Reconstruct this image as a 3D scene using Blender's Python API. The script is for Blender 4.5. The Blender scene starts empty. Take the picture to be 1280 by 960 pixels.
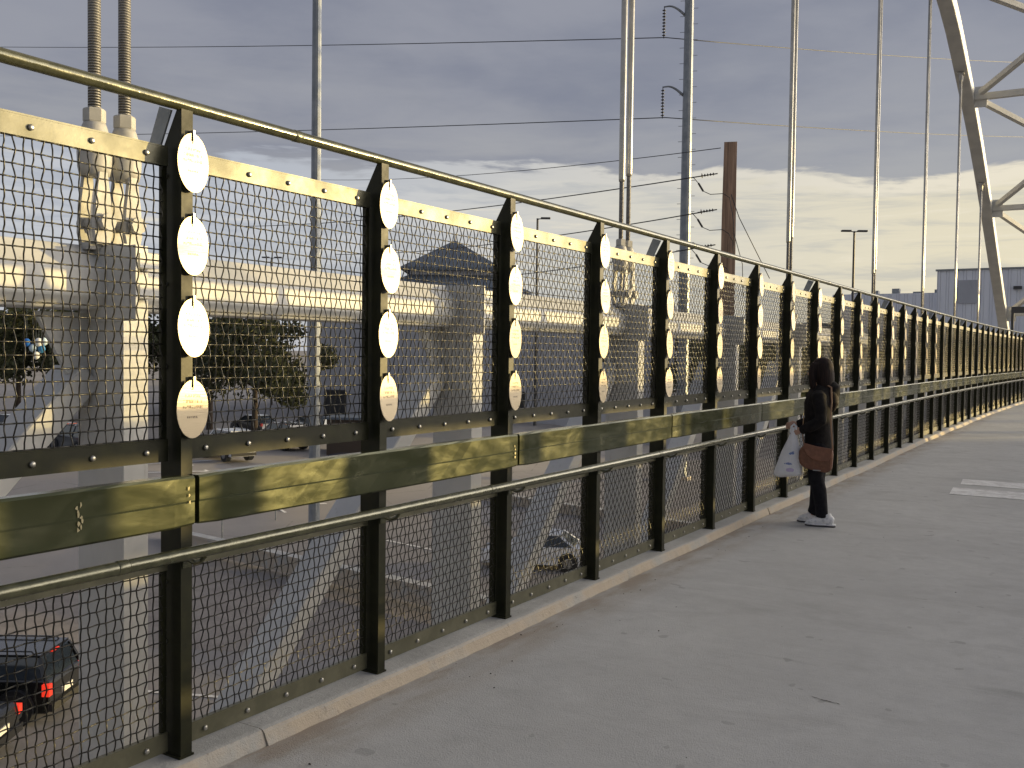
import bpy, bmesh, math, random
from mathutils import Vector, Matrix
from math import sin, cos, tan, atan2, radians, pi, sqrt
random.seed(7)
SC = bpy.context.scene
COL = SC.collection

# ------------------------------------------------------------------ camera
CAM = Vector((2.857, 0.0, 1.5))
YAW, PITCH, ROLL, FPX = 0.5527, -0.0334, 0.0127, 1202.0
fwd = Vector((-sin(YAW) * cos(PITCH), cos(YAW) * cos(PITCH), sin(PITCH)))
rgt = Vector((cos(YAW), sin(YAW), 0)); upv = rgt.cross(fwd)
r2 = rgt * cos(ROLL) + upv * sin(ROLL); u2 = r2.cross(fwd)
cam_data = bpy.data.cameras.new('camera')
cam_data.sensor_width = 36; cam_data.lens = FPX / 1280 * 36
cam_data.clip_start = 0.05; cam_data.clip_end = 6000
cam = bpy.data.objects.new('camera', cam_data); COL.objects.link(cam)
M = Matrix((r2, u2, -fwd)).transposed().to_4x4(); M.translation = CAM
cam.matrix_world = M
SC.camera = cam
SC.view_settings.view_transform = 'Standard'; SC.view_settings.look = 'None'
SC.view_settings.exposure = 0.0; SC.view_settings.gamma = 1.0
SC.render.resolution_x = 1024; SC.render.resolution_y = 768

# ------------------------------------------------------------------ sun and sky
SUN_AZ, SUN_EL = radians(45), radians(4.5)          # azimuth from +Y towards +X
sdir = Vector((sin(SUN_AZ) * cos(SUN_EL), cos(SUN_AZ) * cos(SUN_EL), sin(SUN_EL)))
sl = bpy.data.lights.new('sun', 'SUN'); sl.energy = 5.0; sl.angle = radians(0.53); sl.color = (1.0, 0.735, 0.28)
so = bpy.data.objects.new('sun', sl); COL.objects.link(so)
so.rotation_euler = (-sdir).to_track_quat('-Z', 'Y').to_euler(); so.location = (20, 30, 20)

class NT:
    """small expression helper for node trees"""
    def __init__(s, tree): s.t = tree; s.n = tree.nodes; s.l = tree.links
    def node(s, typ, **kw):
        n = s.n.new(typ)
        for k, v in kw.items(): setattr(n, k, v)
        return n
    def put(s, sock, v):
        if isinstance(v, bpy.types.NodeSocket): s.l.new(v, sock)
        elif v is not None:
            if sock.type == 'RGBA' and not hasattr(v, '__len__'): v = (v, v, v, 1)
            elif sock.type == 'RGBA' and len(v) == 3: v = (*v, 1)
            sock.default_value = v
    def m(s, op, a, b=0.0, c=None, clamp=False):
        n = s.node('ShaderNodeMath', operation=op, use_clamp=clamp)
        s.put(n.inputs[0], a); s.put(n.inputs[1], b)
        if c is not None: s.put(n.inputs[2], c)
        return n.outputs[0]
    def step(s, v, a, b, lo=0.0, hi=1.0):
        n = s.node('ShaderNodeMapRange', interpolation_type='SMOOTHSTEP')
        for i, x in enumerate((v, a, b, lo, hi)): s.put(n.inputs[i], x)
        return n.outputs[0]
    def mix(s, f, a, b, blend='MIX'):
        n = s.node('ShaderNodeMix', data_type='RGBA', blend_type=blend)
        s.put(n.inputs[0], f); s.put(n.inputs[6], a); s.put(n.inputs[7], b)
        return n.outputs[2]
    def noise(s, vec, scale, detail=4, rough=.55, dist=0.0, col=False):
        n = s.node('ShaderNodeTexNoise'); s.put(n.inputs['Vector'], vec)
        n.inputs['Scale'].default_value = scale; n.inputs['Detail'].default_value = detail
        n.inputs['Roughness'].default_value = rough; n.inputs['Distortion'].default_value = dist
        return n.outputs['Color' if col else 'Fac']
    def mapv(s, vec, scale=(1, 1, 1), loc=(0, 0, 0), rot=(0, 0, 0)):
        n = s.node('ShaderNodeMapping'); s.put(n.inputs[0], vec)
        n.inputs['Location'].default_value = loc; n.inputs['Rotation'].default_value = rot; n.inputs['Scale'].default_value = scale
        return n.outputs[0]
    def sep(s, vec):
        n = s.node('ShaderNodeSeparateXYZ'); s.put(n.inputs[0], vec); return n.outputs

world = bpy.data.worlds.new('World'); SC.world = world; world.use_nodes = True
wt = world.node_tree; wt.nodes.clear(); W = NT(wt)
tc = W.node('ShaderNodeTexCoord'); D_ = tc.outputs['Generated']
X, Y, Z = W.sep(D_)
sky = W.node('ShaderNodeTexSky', sky_type='NISHITA'); sky.sun_disc = False
sky.sun_elevation = SUN_EL; sky.sun_rotation = SUN_AZ; sky.altitude = 1600; sky.air_density = 1.2; sky.dust_density = 1.5
clear = W.mix(1.0, sky.outputs[0], (0.10, 0.10, 0.10), 'MULTIPLY')
hx, hy = sin(SUN_AZ), cos(SUN_AZ)
near = W.m('ADD', W.m('MULTIPLY', X, hx), W.m('MULTIPLY', Y, hy))           # 1 towards the sunset
warm = W.step(near, -0.1, 0.8)
streak = W.noise(W.mapv(D_, (1.6, 1.6, 9.0)), 2.6, 7, .58, .35)
blob = W.noise(W.mapv(D_, (1.0, 1.0, 3.2)), 3.4, 6, .55, .2)
fine = W.noise(W.mapv(D_, (1.5, 1.5, 14.0)), 5.5, 6, .6, .5)
# the underside of the grey deck
deck = W.mix(W.step(blob, .36, .66), (0.243, 0.258, 0.330), (0.325, 0.335, 0.395))
deck = W.mix(W.m('MULTIPLY', W.step(Z, 0.33, 0.14), W.step(streak, .3, .7)), deck, (0.43, 0.43, 0.45))
# the open band under it
low_c = W.mix(warm, (0.60, 0.62, 0.67), (0.88, 0.79, 0.58))
low_d = W.mix(warm, (0.48, 0.51, 0.58), (0.67, 0.63, 0.53))
low = W.mix(W.step(fine, .32, .56), low_d, low_c)
low = W.mix(W.m('MULTIPLY', W.step(fine, .58, .72), .75), low, (0.92, 0.84, 0.68))
low = W.mix(W.step(Z, 0.09, 0.0, 0, .55), low, W.mix(warm, (0.50, 0.53, 0.59), (0.74, 0.70, 0.58)))
edge = W.m('ADD', Z, W.m('MULTIPLY', W.m('SUBTRACT', streak, .5), .13))
skyc = W.mix(W.step(edge, 0.168, 0.186), low, deck)
skyc = W.mix(W.m('MULTIPLY', W.step(edge, 0.155, 0.172), W.m('SUBTRACT', 1.0, W.step(edge, 0.174, 0.186))), skyc, W.mix(warm, (.5, .53, .6), (0.95, 0.86, 0.68)))
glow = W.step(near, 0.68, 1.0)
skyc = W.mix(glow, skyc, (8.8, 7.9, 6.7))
skyc = W.mix(0.88, clear, skyc)
skyc = W.mix(W.step(Z, 0.0, -0.04), skyc, (0.16, 0.15, 0.14))
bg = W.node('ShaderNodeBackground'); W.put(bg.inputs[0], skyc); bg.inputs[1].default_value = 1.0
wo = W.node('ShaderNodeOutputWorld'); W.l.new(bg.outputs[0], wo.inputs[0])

# ------------------------------------------------------------------ materials
def mat(name, color=(.5, .5, .5), rough=.6, metal=0.0, spec=.5, coords='Object', build=None, alpha=None):
    m = bpy.data.materials.new(name); m.use_nodes = True
    t = NT(m.node_tree); b = m.node_tree.nodes['Principled BSDF']
    b.inputs['Roughness'].default_value = rough; b.inputs['Metallic'].default_value = metal
    b.inputs['Specular IOR Level'].default_value = spec
    b.inputs['Base Color'].default_value = (*color, 1)
    c = t.node('ShaderNodeTexCoord').outputs[coords] if coords != 'World' else t.node('ShaderNodeNewGeometry').outputs['Position']
    if build: build(t, b, c)
    return m
def bump(t, b, h, dist, strength=1.0):
    n = t.node('ShaderNodeBump'); t.put(n.inputs['Height'], h); n.inputs['Distance'].default_value = dist; n.inputs['Strength'].default_value = strength
    t.l.new(n.outputs[0], b.inputs['Normal'])

def f_paint(a, c2, rr=(.25, .5), bd=.0015, sc=9):
    def f(t, b, c):
        n = t.noise(c, sc, 5, .6); n2 = t.noise(c, 120, 3)
        t.put(b.inputs['Base Color'], t.mix(t.step(n, .38, .68), a, c2))
        t.put(b.inputs['Roughness'], t.step(t.noise(c, sc * .6, 4, .6), .3, .7, *rr))
        bump(t, b, t.m('ADD', n, t.m('MULTIPLY', n2, .08)), bd)
    return f
M_POST = mat('green_paint', spec=.2, build=f_paint((.016, .017, .009), (.026, .027, .012), (.36, .55), .0008))
M_BEAM = mat('beam_paint', spec=.9, coords='World', build=None)
def f_beam(t, b, c):
    n = t.noise(t.mapv(c, (1, 2.2, 3.5)), 3.2, 6, .62, .6)
    smear = t.noise(t.mapv(c, (1, 1.6, 5)), 2.6, 5, .6, .6)
    speck = t.noise(c, 46, 4, .7)
    col = t.mix(t.step(n, .1, .9), (.050, .060, .025), (.066, .072, .034))
    col = t.mix(t.m('MULTIPLY', t.step(smear, .55, .9), .18), col, (.30, .27, .14))
    col = t.mix(t.m('MULTIPLY', t.step(speck, .74, .80), .6), col, (.40, .36, .25))
    t.put(b.inputs['Base Color'], col)
    t.put(b.inputs['Roughness'], t.step(smear, .2, .85, .13, .30))
    b.inputs['Metallic'].default_value = .5
    bump(t, b, t.noise(t.mapv(c, (1, .7, 1.4)), 1.5, 1, .4), .006)
f_beam(NT(M_BEAM.node_tree), M_BEAM.node_tree.nodes['Principled BSDF'], M_BEAM.node_tree.nodes['Geometry'].outputs['Position'] if 'Geometry' in M_BEAM.node_tree.nodes else M_BEAM.node_tree.nodes.new('ShaderNodeNewGeometry').outputs['Position'])
M_RAIL = mat('rail_paint', spec=.9, metal=.35, coords='World', build=f_paint((.060, .062, .032), (.10, .10, .055), (.12, .28), .002, 14))
M_STRIP = mat('strip_paint', spec=.6, metal=.25, coords='World', build=f_paint((.10, .098, .062), (.14, .135, .088), (.34, .5), .001, 10))
M_WIRE = mat('wire_coat', (.013, .012, .008), .28, .2, .5)
M_BOLT = mat('bolt_zinc', (.42, .41, .37), .35, .7)
M_PLATE = mat('galvanised_plate', (.26, .28, .28), .5, .4, build=f_paint((.22, .24, .25), (.32, .33, .33), (.4, .6), .001))
def f_tag(t, b, c):
    x, y, z = t.sep(c)
    word = t.noise(t.mapv(c, (1, 260, 30), (3, 0, 0)), 1.0, 2, .8)
    gap = t.noise(t.mapv(c, (1, 60, 90), (9, 0, 0)), 1.0, 1)
    rows = None
    for zc, hw, hh in ((-.058, .034, .0050), (-.078, .042, .0055), (-.098, .045, .0055), (-.135, .026, .0038)):
        r = t.m('MULTIPLY', t.m('LESS_THAN', t.m('ABSOLUTE', t.m('SUBTRACT', z, zc)), hh), t.m('LESS_THAN', t.m('ABSOLUTE', y), hw))
        rows = r if rows is None else t.m('MAXIMUM', rows, r)
    ink = t.m('MULTIPLY', rows, t.m('MULTIPLY', t.m('GREATER_THAN', word, .47), t.m('GREATER_THAN', gap, .38)))
    col = t.mix(t.m('MULTIPLY', ink, .95), (.50, .42, .29), (.13, .10, .07))
    t.put(b.inputs['Base Color'], col)
    br = t.noise(t.mapv(c, (1, 8, 300)), 1.0, 3)
    t.put(b.inputs['Roughness'], t.step(br, .3, .7, .30, .40))
    bump(t, b, br, .0004)
M_TAG = mat('brushed_tag', metal=.35, build=f_tag)
M_HOOK = mat('hook_steel', (.5, .48, .42), .35, .8)
def f_conc(t, b, c):
    n1 = t.noise(c, .55, 6, .6); n2 = t.noise(c, 7, 6, .65); n3 = t.noise(c, 140, 3, .7)
    broom = t.noise(t.mapv(c, (3.0, 46, 1)), 1.0, 5, .65)
    col = t.mix(t.step(n1, .3, .72), (.455, .455, .44), (.54, .54, .52))
    col = t.mix(t.step(n2, .35, .72, 0, .5), col, (.42, .42, .405))
    col = t.mix(t.step(broom, .35, .65, 0, .12), col, (.60, .60, .575))
    col = t.mix(t.step(n3, .62, .74, 0, .35), col, (.20, .195, .185))
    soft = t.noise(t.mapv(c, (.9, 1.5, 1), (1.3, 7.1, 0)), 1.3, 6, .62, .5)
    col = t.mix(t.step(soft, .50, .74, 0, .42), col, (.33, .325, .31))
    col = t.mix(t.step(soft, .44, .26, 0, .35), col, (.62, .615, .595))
    gum = t.noise(t.mapv(c, (1, 1, 1), (5, 3, 0)), 9, 1, .4)
    col = t.mix(t.step(gum, .745, .77, 0, .45), col, (.26, .255, .245))
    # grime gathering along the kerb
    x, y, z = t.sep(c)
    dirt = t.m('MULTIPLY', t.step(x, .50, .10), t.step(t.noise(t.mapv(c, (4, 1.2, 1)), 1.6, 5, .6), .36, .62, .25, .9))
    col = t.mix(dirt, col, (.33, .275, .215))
    # damp marks, stretched across the walk
    w = t.noise(t.mapv(c, (.55, 3.4, 1), (4.2, 1.7, 0)), 1.0, 4, .5)
    col = t.mix(t.step(w, .64, .76, 0, .5), col, (.215, .21, .195))
    t.put(b.inputs['Base Color'], col)
    t.put(b.inputs['Roughness'], t.step(n2, .3, .7, .68, .9))
    bump(t, b, t.m('ADD', t.m('MULTIPLY', broom, .3), t.m('ADD', n3, n2)), .0035)
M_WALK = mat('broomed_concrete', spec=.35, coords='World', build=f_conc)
def f_kerb(t, b, c):
    n1 = t.noise(c, 2.2, 6, .62); n2 = t.noise(c, 26, 5, .7); n3 = t.noise(c, 150, 2)
    g = t.node('ShaderNodeNewGeometry'); nz = t.sep(g.outputs['Normal'])[2]
    col = t.mix(t.step(n1, .32, .7), (.40, .40, .385), (.52, .52, .50))
    tan_face = t.m('MULTIPLY', t.step(n1, .32, .55), t.step(nz, .98, .6))  # tan patches on the side faces, none on the flat top
    col = t.mix(t.m('MULTIPLY', tan_face, .95), col, (.48, .41, .32))
    col = t.mix(t.step(n2, .58, .74, 0, .6), col, (.20, .18, .155))
    t.put(b.inputs['Base Color'], col)
    bump(t, b, t.m('ADD', n2, t.m('MULTIPLY', n3, .4)), .006)
M_KERB = mat('kerb_concrete', rough=.85, spec=.3, coords='World', build=f_kerb)
def f_steel(t, b, c):
    n = t.noise(c, 1.4, 5, .6); n2 = t.noise(t.mapv(c, (3, 3, .6)), 5, 5, .6)
    col = t.mix(t.step(n, .3, .7), (.46, .465, .455), (.56, .56, .54))
    col = t.mix(t.step(n2, .60, .75, 0, .45), col, (.24, .215, .18))
    t.put(b.inputs['Base Color'], col); bump(t, b, n2, .003)
M_STEEL = mat('grey_bridge_paint', rough=.48, spec=.5, coords='World', build=f_steel)
M_CAST = mat('socket_casting', rough=.55, build=f_paint((.36, .355, .33), (.45, .44, .41), (.45, .65), .002, 6))
M_ROD = mat('hanger_tube', rough=.33, metal=.55, build=f_paint((.44, .43, .38), (.55, .53, .48), (.25, .42), .0006, 4))
def f_thread(t, b, c):
    z = t.sep(c)[2]
    w = t.m('SINE', t.m('MULTIPLY', z, 2 * pi / .019))
    col = t.mix(t.step(w, -1, 1), (.13, .125, .115), (.33, .32, .30))
    t.put(b.inputs['Base Color'], col); bump(t, b, w, .0030)
M_THREAD = mat('threaded_rod', rough=.45, metal=.4, build=f_thread)
M_GALV = mat('galvanised_pole', rough=.4, metal=.3, build=f_paint((.20, .22, .24), (.27, .29, .31), (.35, .5), .001, 2))
def f_wood(t, b, c):
    g = t.noise(t.mapv(c, (7, 7, .25)), 1.6, 7, .68, .5)
    col = t.mix(t.step(g, .3, .7), (.16, .105, .07), (.47, .31, .215))
    t.put(b.inputs['Base Color'], col); bump(t, b, g, .02)
M_WOOD = mat('weathered_wood', rough=.85, build=f_wood)
M_CABLE = mat('cable_black', (.03, .032, .036), .5, .2)
M_INS = mat('insulator', (.035, .036, .042), .3)
M_LAMPD = mat('lamp_head', (.05, .05, .052), .5)

def f_ground(t, b, c):
    n1 = t.noise(c, .045, 6, .6); n2 = t.noise(c, .6, 6, .6); n3 = t.noise(c, 9, 4, .7)
    col = t.mix(t.step(n1, .35, .65), (.25, .235, .225), (.32, .305, .295))
    col = t.mix(t.step(n2, .4, .7, 0, .5), col, (.235, .225, .215))
    col = t.mix(t.step(n3, .5, .7, 0, .35), col, (.31, .29, .275))
    # tar-filled cracks of the old lot
    v = t.node('ShaderNodeTexVoronoi', feature='DISTANCE_TO_EDGE'); t.put(v.inputs['Vector'], t.noise(c, .3, 3, .5, 0, True) if False else c); v.inputs['Scale'].default_value = .16
    col = t.mix(t.m('MULTIPLY', t.step(v.outputs['Distance'], .006, .002), t.step(n2, .45, .6, 0, .5)), col, (.09, .085, .08))
    t.put(b.inputs['Base Color'], col); bump(t, b, n3, .008)
M_GROUND = mat('old_asphalt', rough=.88, spec=.3, coords='World', build=f_ground)
def f_gravel(t, b, c):
    n = t.noise(c, 1.2, 5, .6); n2 = t.noise(c, 14, 5, .75)
    col = t.mix(t.step(n, .3, .7), (.27, .245, .225), (.34, .31, .285))
    col = t.mix(t.step(n2, .5, .72, 0, .7), col, (.40, .37, .345))
    t.put(b.inputs['Base Color'], col); bump(t, b, n2, .05)
M_GRAVEL = mat('brown_gravel', rough=.95, spec=.2, coords='World', build=f_gravel)
def f_road(t, b, c):
    n = t.noise(c, .35, 6, .6); n2 = t.noise(c, 12, 4, .7)
    col = t.mix(t.step(n, .3, .7), (.20, .195, .192), (.26, .252, .248))
    col = t.mix(t.step(n2, .5, .7, 0, .3), col, (.26, .255, .25))
    t.put(b.inputs['Base Color'], col); bump(t, b, n2, .008)
M_ROAD = mat('road_asphalt', rough=.85, spec=.3, coords='World', build=f_road)
def f_wpaint(t, b, c):
    n = t.noise(c, 9, 6, .75); n2 = t.noise(c, 1.3, 4, .6)
    t.put(b.inputs['Base Color'], t.mix(t.step(t.m('ADD', n, t.m('MULTIPLY', n2, .4)), .62, .80), (.80, .80, .78), (.60, .59, .57)))
M_WPAINT = mat('worn_white_paint', rough=.75, coords='World', build=f_wpaint)
def f_stucco(a, c2):
    def f(t, b, c):
        n = t.noise(c, .25, 5, .6); n2 = t.noise(t.mapv(c, (1, 1, .15)), 1.2, 5, .6)
        col = t.mix(t.step(n, .3, .7), a, c2)
        col = t.mix(t.step(n2, .58, .76, 0, .3), col, tuple(x * .6 for x in a))
        t.put(b.inputs['Base Color'], col)
    return f
M_BWALL = mat('grey_stucco', rough=.85, coords='World', build=f_stucco((.40, .41, .44), (.46, .47, .50)))
M_TAN = mat('tan_stucco', rough=.85, coords='World', build=f_stucco((.34, .29, .24), (.42, .36, .30)))
def f_siding(t, b, c):
    x, y, z = t.sep(c)
    w = t.m('SINE', t.m('MULTIPLY', x, 2 * pi / 1.1))
    n = t.noise(t.mapv(c, (1, 1, .1)), .5, 5, .6)
    t.put(b.inputs['Base Color'], t.mix(t.step(n, .3, .7), (.72, .74, .80), (.80, .82, .86)))
    bump(t, b, t.step(w, .2, .9), .12)
M_SIDING = mat('ribbed_siding', rough=.7, coords='World', build=f_siding)
M_ROOFD = mat('slate_roof', rough=.6, coords='World', build=f_stucco((.08, .105, .14), (.12, .145, .18)))
M_DARK = mat('dark_opening', (.02, .022, .026), .35)
M_GLASS = mat('window_glass', (.03, .04, .05), .08, 0, .8)
M_BARK = mat('bark', (.06, .045, .035), .9)
def f_leaf(t, b, c):
    n = t.noise(c, .9, 3, .6); n2 = t.noise(c, 14, 2)
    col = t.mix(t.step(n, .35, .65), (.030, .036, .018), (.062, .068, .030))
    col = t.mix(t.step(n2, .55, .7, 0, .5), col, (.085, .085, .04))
    t.put(b.inputs['Base Color'], col)
M_LEAF = mat('leaf_green', rough=.6, spec=.3, coords='World', build=f_leaf)
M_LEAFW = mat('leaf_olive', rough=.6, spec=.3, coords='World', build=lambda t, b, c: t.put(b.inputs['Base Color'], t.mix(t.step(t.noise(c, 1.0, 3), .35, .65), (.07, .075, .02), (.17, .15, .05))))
M_TYRE = mat('tyre', (.018, .018, .018), .8)
M_RIM = mat('rim', (.35, .36, .37), .3, .8)
def carpaint(name, c, rough=.25): 
    m = mat(name, c, rough, .15, .6); m.node_tree.nodes['Principled BSDF'].inputs['Coat Weight'].default_value = .6
    return m
def emis(name, c, s, base=(.3, .02, .01)):
    m = mat(name, base, .3); b = m.node_tree.nodes['Principled BSDF']
    b.inputs['Emission Color'].default_value = (*c, 1); b.inputs['Emission Strength'].default_value = s
    return m
M_TAIL_ON = emis('tail_lamp_lit', (1, .045, .02), .8)
M_TAIL = mat('tail_lamp', (.42, .02, .015), .25)
M_NUMP = mat('number_plate', (.6, .6, .58), .5)

# ------------------------------------------------------------------ mesh helpers
def setp(o, label=None, cat=None, group=None, kind=None):
    if label: o['label'] = label
    if cat: o['category'] = cat
    if group: o['group'] = group
    if kind: o['kind'] = kind
    return o
def mk(name, bm, m, parent=None, smooth=False, bevel=0.0, loc=None):
    me = bpy.data.meshes.new(name)
    if bevel:
        bmesh.ops.bevel(bm, geom=[e for e in bm.edges if e.is_manifold and e.calc_face_angle(0) > .5], offset=bevel, segments=1, affect='EDGES')
    bm.to_mesh(me); bm.free()
    ms = m if isinstance(m, (list, tuple)) else [m]
    for k in ms: me.materials.append(k)
    if smooth:
        for p in me.polygons: p.use_smooth = True
    o = bpy.data.objects.new(name, me); COL.objects.link(o)
    if parent: o.parent = parent
    if loc: o.location = loc
    return o
def inst(src, parent=None, loc=(0, 0, 0), rz=0.0, name=None):
    o = src.copy(); COL.objects.link(o)
    if name: o.name = name
    o.parent = parent; o.location = loc; o.rotation_euler = (0, 0, rz)
    return o
def empty(name, loc=(0, 0, 0), rz=0.0, **kw):
    o = bpy.data.objects.new(name, None); COL.objects.link(o); o.location = loc; o.rotation_euler = (0, 0, rz)
    o.empty_display_size = .2
    return setp(o, **kw)
def box(bm, x0, x1, y0, y1, z0, z1, mi=0):
    vs = [bm.verts.new((x, y, z)) for x in (x0, x1) for y in (y0, y1) for z in (z0, z1)]
    for f in ((0, 1, 3, 2), (4, 6, 7, 5), (0, 4, 5, 1), (2, 3, 7, 6), (0, 2, 6, 4), (1, 5, 7, 3)):
        fc = bm.faces.new([vs[i] for i in f]); fc.material_index = mi
    return vs
def prism(bm, poly, a, b, axis='y', mi=0):
    """extrude a closed 2-D polygon along an axis: axis y -> poly is (x,z), x -> (y,z), z -> (x,y)"""
    f = {'y': lambda p, t: (p[0], t, p[1]), 'x': lambda p, t: (t, p[0], p[1]), 'z': lambda p, t: (p[0], p[1], t)}[axis]
    A = [bm.verts.new(f(p, a)) for p in poly]; B = [bm.verts.new(f(p, b)) for p in poly]; n = len(poly)
    for i in range(n): bm.faces.new((A[i], A[(i + 1) % n], B[(i + 1) % n], B[i])).material_index = mi
    bm.faces.new(A[::-1]).material_index = mi; bm.faces.new(B).material_index = mi
    bmesh.ops.recalc_face_normals(bm, faces=bm.faces[:])
def tube(bm, pts, rad, n=8, caps=True, mi=0, ell=None):
    """tube along points; rad a number or list; ell = (list of second radii)"""
    pts = [Vector(p) for p in pts]; rings = []
    prev = None
    for i, p in enumerate(pts):
        t = (pts[min(i + 1, len(pts) - 1)] - pts[max(i - 1, 0)]).normalized()
        if prev is None:
            a = Vector((0, 0, 1)) if abs(t.z) < .9 else Vector((0, -1, 0))
            u = t.cross(a).normalized()
        else:
            u = (prev - t * prev.dot(t)).normalized()
        prev = u; v = t.cross(u)
        r = rad[i] if hasattr(rad, '__len__') else rad
        r_2 = ell[i] if ell else r
        rings.append([bm.verts.new(p + u * (r * cos(2 * pi * k / n)) + v * (r_2 * sin(2 * pi * k / n))) for k in range(n)])
    for a, b in zip(rings, rings[1:]):
        for k in range(n): bm.faces.new((a[k], a[(k + 1) % n], b[(k + 1) % n], b[k])).material_index = mi
    if caps: bm.faces.new(rings[0][::-1]).material_index = mi; bm.faces.new(rings[-1]).material_index = mi
    return rings
def lathe(bm, prof, n=16, origin=(0, 0, 0), mi=0):
    o = Vector(origin); rings = [[bm.verts.new(o + Vector((r * cos(2 * pi * k / n), r * sin(2 * pi * k / n), z))) for k in range(n)] for r, z in prof]
    for a, b in zip(rings, rings[1:]):
        for k in range(n): bm.faces.new((a[k], a[(k + 1) % n], b[(k + 1) % n], b[k])).material_index = mi
    bm.faces.new(rings[0][::-1]); bm.faces.new(rings[-1])
def beambox(bm, p, q, w, h, upref=(0, 0, 1), mi=0):
    """rectangular bar from p to q: w across, h along upref"""
    p, q = Vector(p), Vector(q); t = (q - p).normalized(); s = t.cross(Vector(upref)).normalized(); u = s.cross(t)
    vs = [bm.verts.new(c + s * (a * w / 2) + u * (b * h / 2)) for c in (p, q) for a, b in ((-1, -1), (1, -1), (1, 1), (-1, 1))]
    for f in ((0, 1, 2, 3), (7, 6, 5, 4), (0, 4, 5, 1), (1, 5, 6, 2), (2, 6, 7, 3), (3, 7, 4, 0)):
        bm.faces.new([vs[i] for i in f]).material_index = mi
    bmesh.ops.recalc_face_normals(bm, faces=bm.faces[:])
NB = bmesh.new

# ------------------------------------------------------------------ plan curve of the bridge deck
S = 1.115; Y0 = 2.342
def xo(y): return 0.0 if y < 18 else .40 * ((y - 18) / 20.4) ** 2
def ang(y): return 0.0 if y < 18 else -math.atan(.80 * (y - 18) / 20.4 ** 2)
def pt(y, x, z):
    a = ang(y); return Vector((xo(y) + x * cos(a), y + x * sin(a), z))
YEND = 62.0

# ------------------------------------------------------------------ setting: ground, road, walkway
def gz(x, y):
    t = min(max((-x - 30) / 14, 0), 1); t = t * t * (3 - 2 * t)
    return -7.5 + 2.2 * t
bm = NB()
xs = [-3000, -1500, -700, -400, -250, -180] + [-150 + 4 * i for i in range(38)] + [10, 60, 150, 400, 1500, 3000]
ys = [-600, -200, -60, 0, 30, 60, 90, 120, 160, 220, 320, 600, 1200, 3000]
grid = [[bm.verts.new((x, y, gz(x, y))) for y in ys] for x in xs]
for i in range(len(xs) - 1):
    for j in range(len(ys) - 1): bm.faces.new((grid[i][j], grid[i + 1][j], grid[i + 1][j + 1], grid[i][j + 1]))
setp(mk('ground', bm, M_GROUND, smooth=True), kind='structure')
def sheet(name, poly, dz, m, kind='structure', n=10):
    """flat quad poly=(p0,p1,p2,p3) on the terrain, subdivided along both ways"""
    bm = NB(); P = [Vector((*p, 0)) for p in poly]
    g = []
    for i in range(n + 1):
        row = []
        for j in range(n + 1):
            a = P[0].lerp(P[1], i / n); b = P[3].lerp(P[2], i / n); c = a.lerp(b, j / n)
            row.append(bm.verts.new((c.x, c.y, gz(c.x, c.y) + dz)))
        g.append(row)
    for i in range(n):
        for j in range(n): bm.faces.new((g[i][j], g[i + 1][j], g[i + 1][j + 1], g[i][j + 1]))
    return setp(mk(name, bm, m), kind=kind)
sheet('road', ((-44, 0), (-34, -8), (10, 19.5), (2, 24.5)), .012, M_ROAD)
sheet('gravel_bed', ((-33.8, 12.5), (-10, 24.2), (-8, 26), (-33.6, 26.9)), .008, M_GRAVEL)
# painted bay lines in the upper lot
for k in range(13):
    x0 = -36 - k * 3.1
    sheet('painted_bay_line', ((x0, 34), (x0 + .14, 34), (x0 + 2.2, 40), (x0 + 2.06, 40)), .02, M_WPAINT, n=2)
sheet('painted_line', ((-74, 43), (-20, 34.4), (-20, 34.58), (-74, 43.2)), .02, M_WPAINT, n=16)
sheet('painted_line', ((-60, 60), (-14, 45.4), (-14, 45.6), (-60, 60.2)), .02, M_WPAINT, n=16)
sheet('painted_line', ((-40, 7.4), (-6, 21.0), (-6, 21.15), (-40, 7.55)), .022, M_WPAINT, n=8)
# low walls round the gravel bed
def low_wall(a, b, h, w, label):
    t = empty('low_wall', (a[0], a[1], gz(*a)), label=label, cat='wall')
    L = (Vector(b) - Vector(a)).length; t.rotation_euler = (0, 0, atan2(b[1] - a[1], b[0] - a[0]))
    n = int(L / 3)
    for i in range(n):
        bm = NB(); box(bm, i * L / n + .006, (i + 1) * L / n - .006, -w / 2, w / 2, -.1, h); mk('wall_section', bm, M_KERB, t, bevel=.02)
    bm = NB(); box(bm, 0, L, -w / 2 - .05, w / 2 + .05, h + .003, h + .1); mk('coping', bm, M_KERB, t, bevel=.015)
low_wall((-33, 28.6), (-6.5, 25.6), .50, .35, 'long low concrete wall along the lot below the bridge, behind the gravel bed')
low_wall((-28.5, 48.5), (-9, 44.5), .45, .4, 'farther low concrete wall crossing the lot behind the silver car')

# walkway deck
bm = NB(); ysd = [-6 + i * 1.0 for i in range(int(YEND + 20 + 6))]
prof = [(.098, -.06), (5.42, -.06), (5.42, -.42), (-.235, -.42), (-.235, -.20)]
rings = []
for y in ysd: rings.append([bm.verts.new(pt(y, a, b)) for a, b in prof])
for a, b in zip(rings, rings[1:]):
    for k in range(len(prof)): bm.faces.new((a[k], b[k], b[(k + 1) % len(prof)], a[(k + 1) % len(prof)]))
bm.faces.new(rings[0]); bm.faces.new(rings[-1][::-1]); bmesh.ops.recalc_face_normals(bm, faces=bm.faces[:])
setp(mk('walkway', bm, M_WALK), kind='structure')
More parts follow.
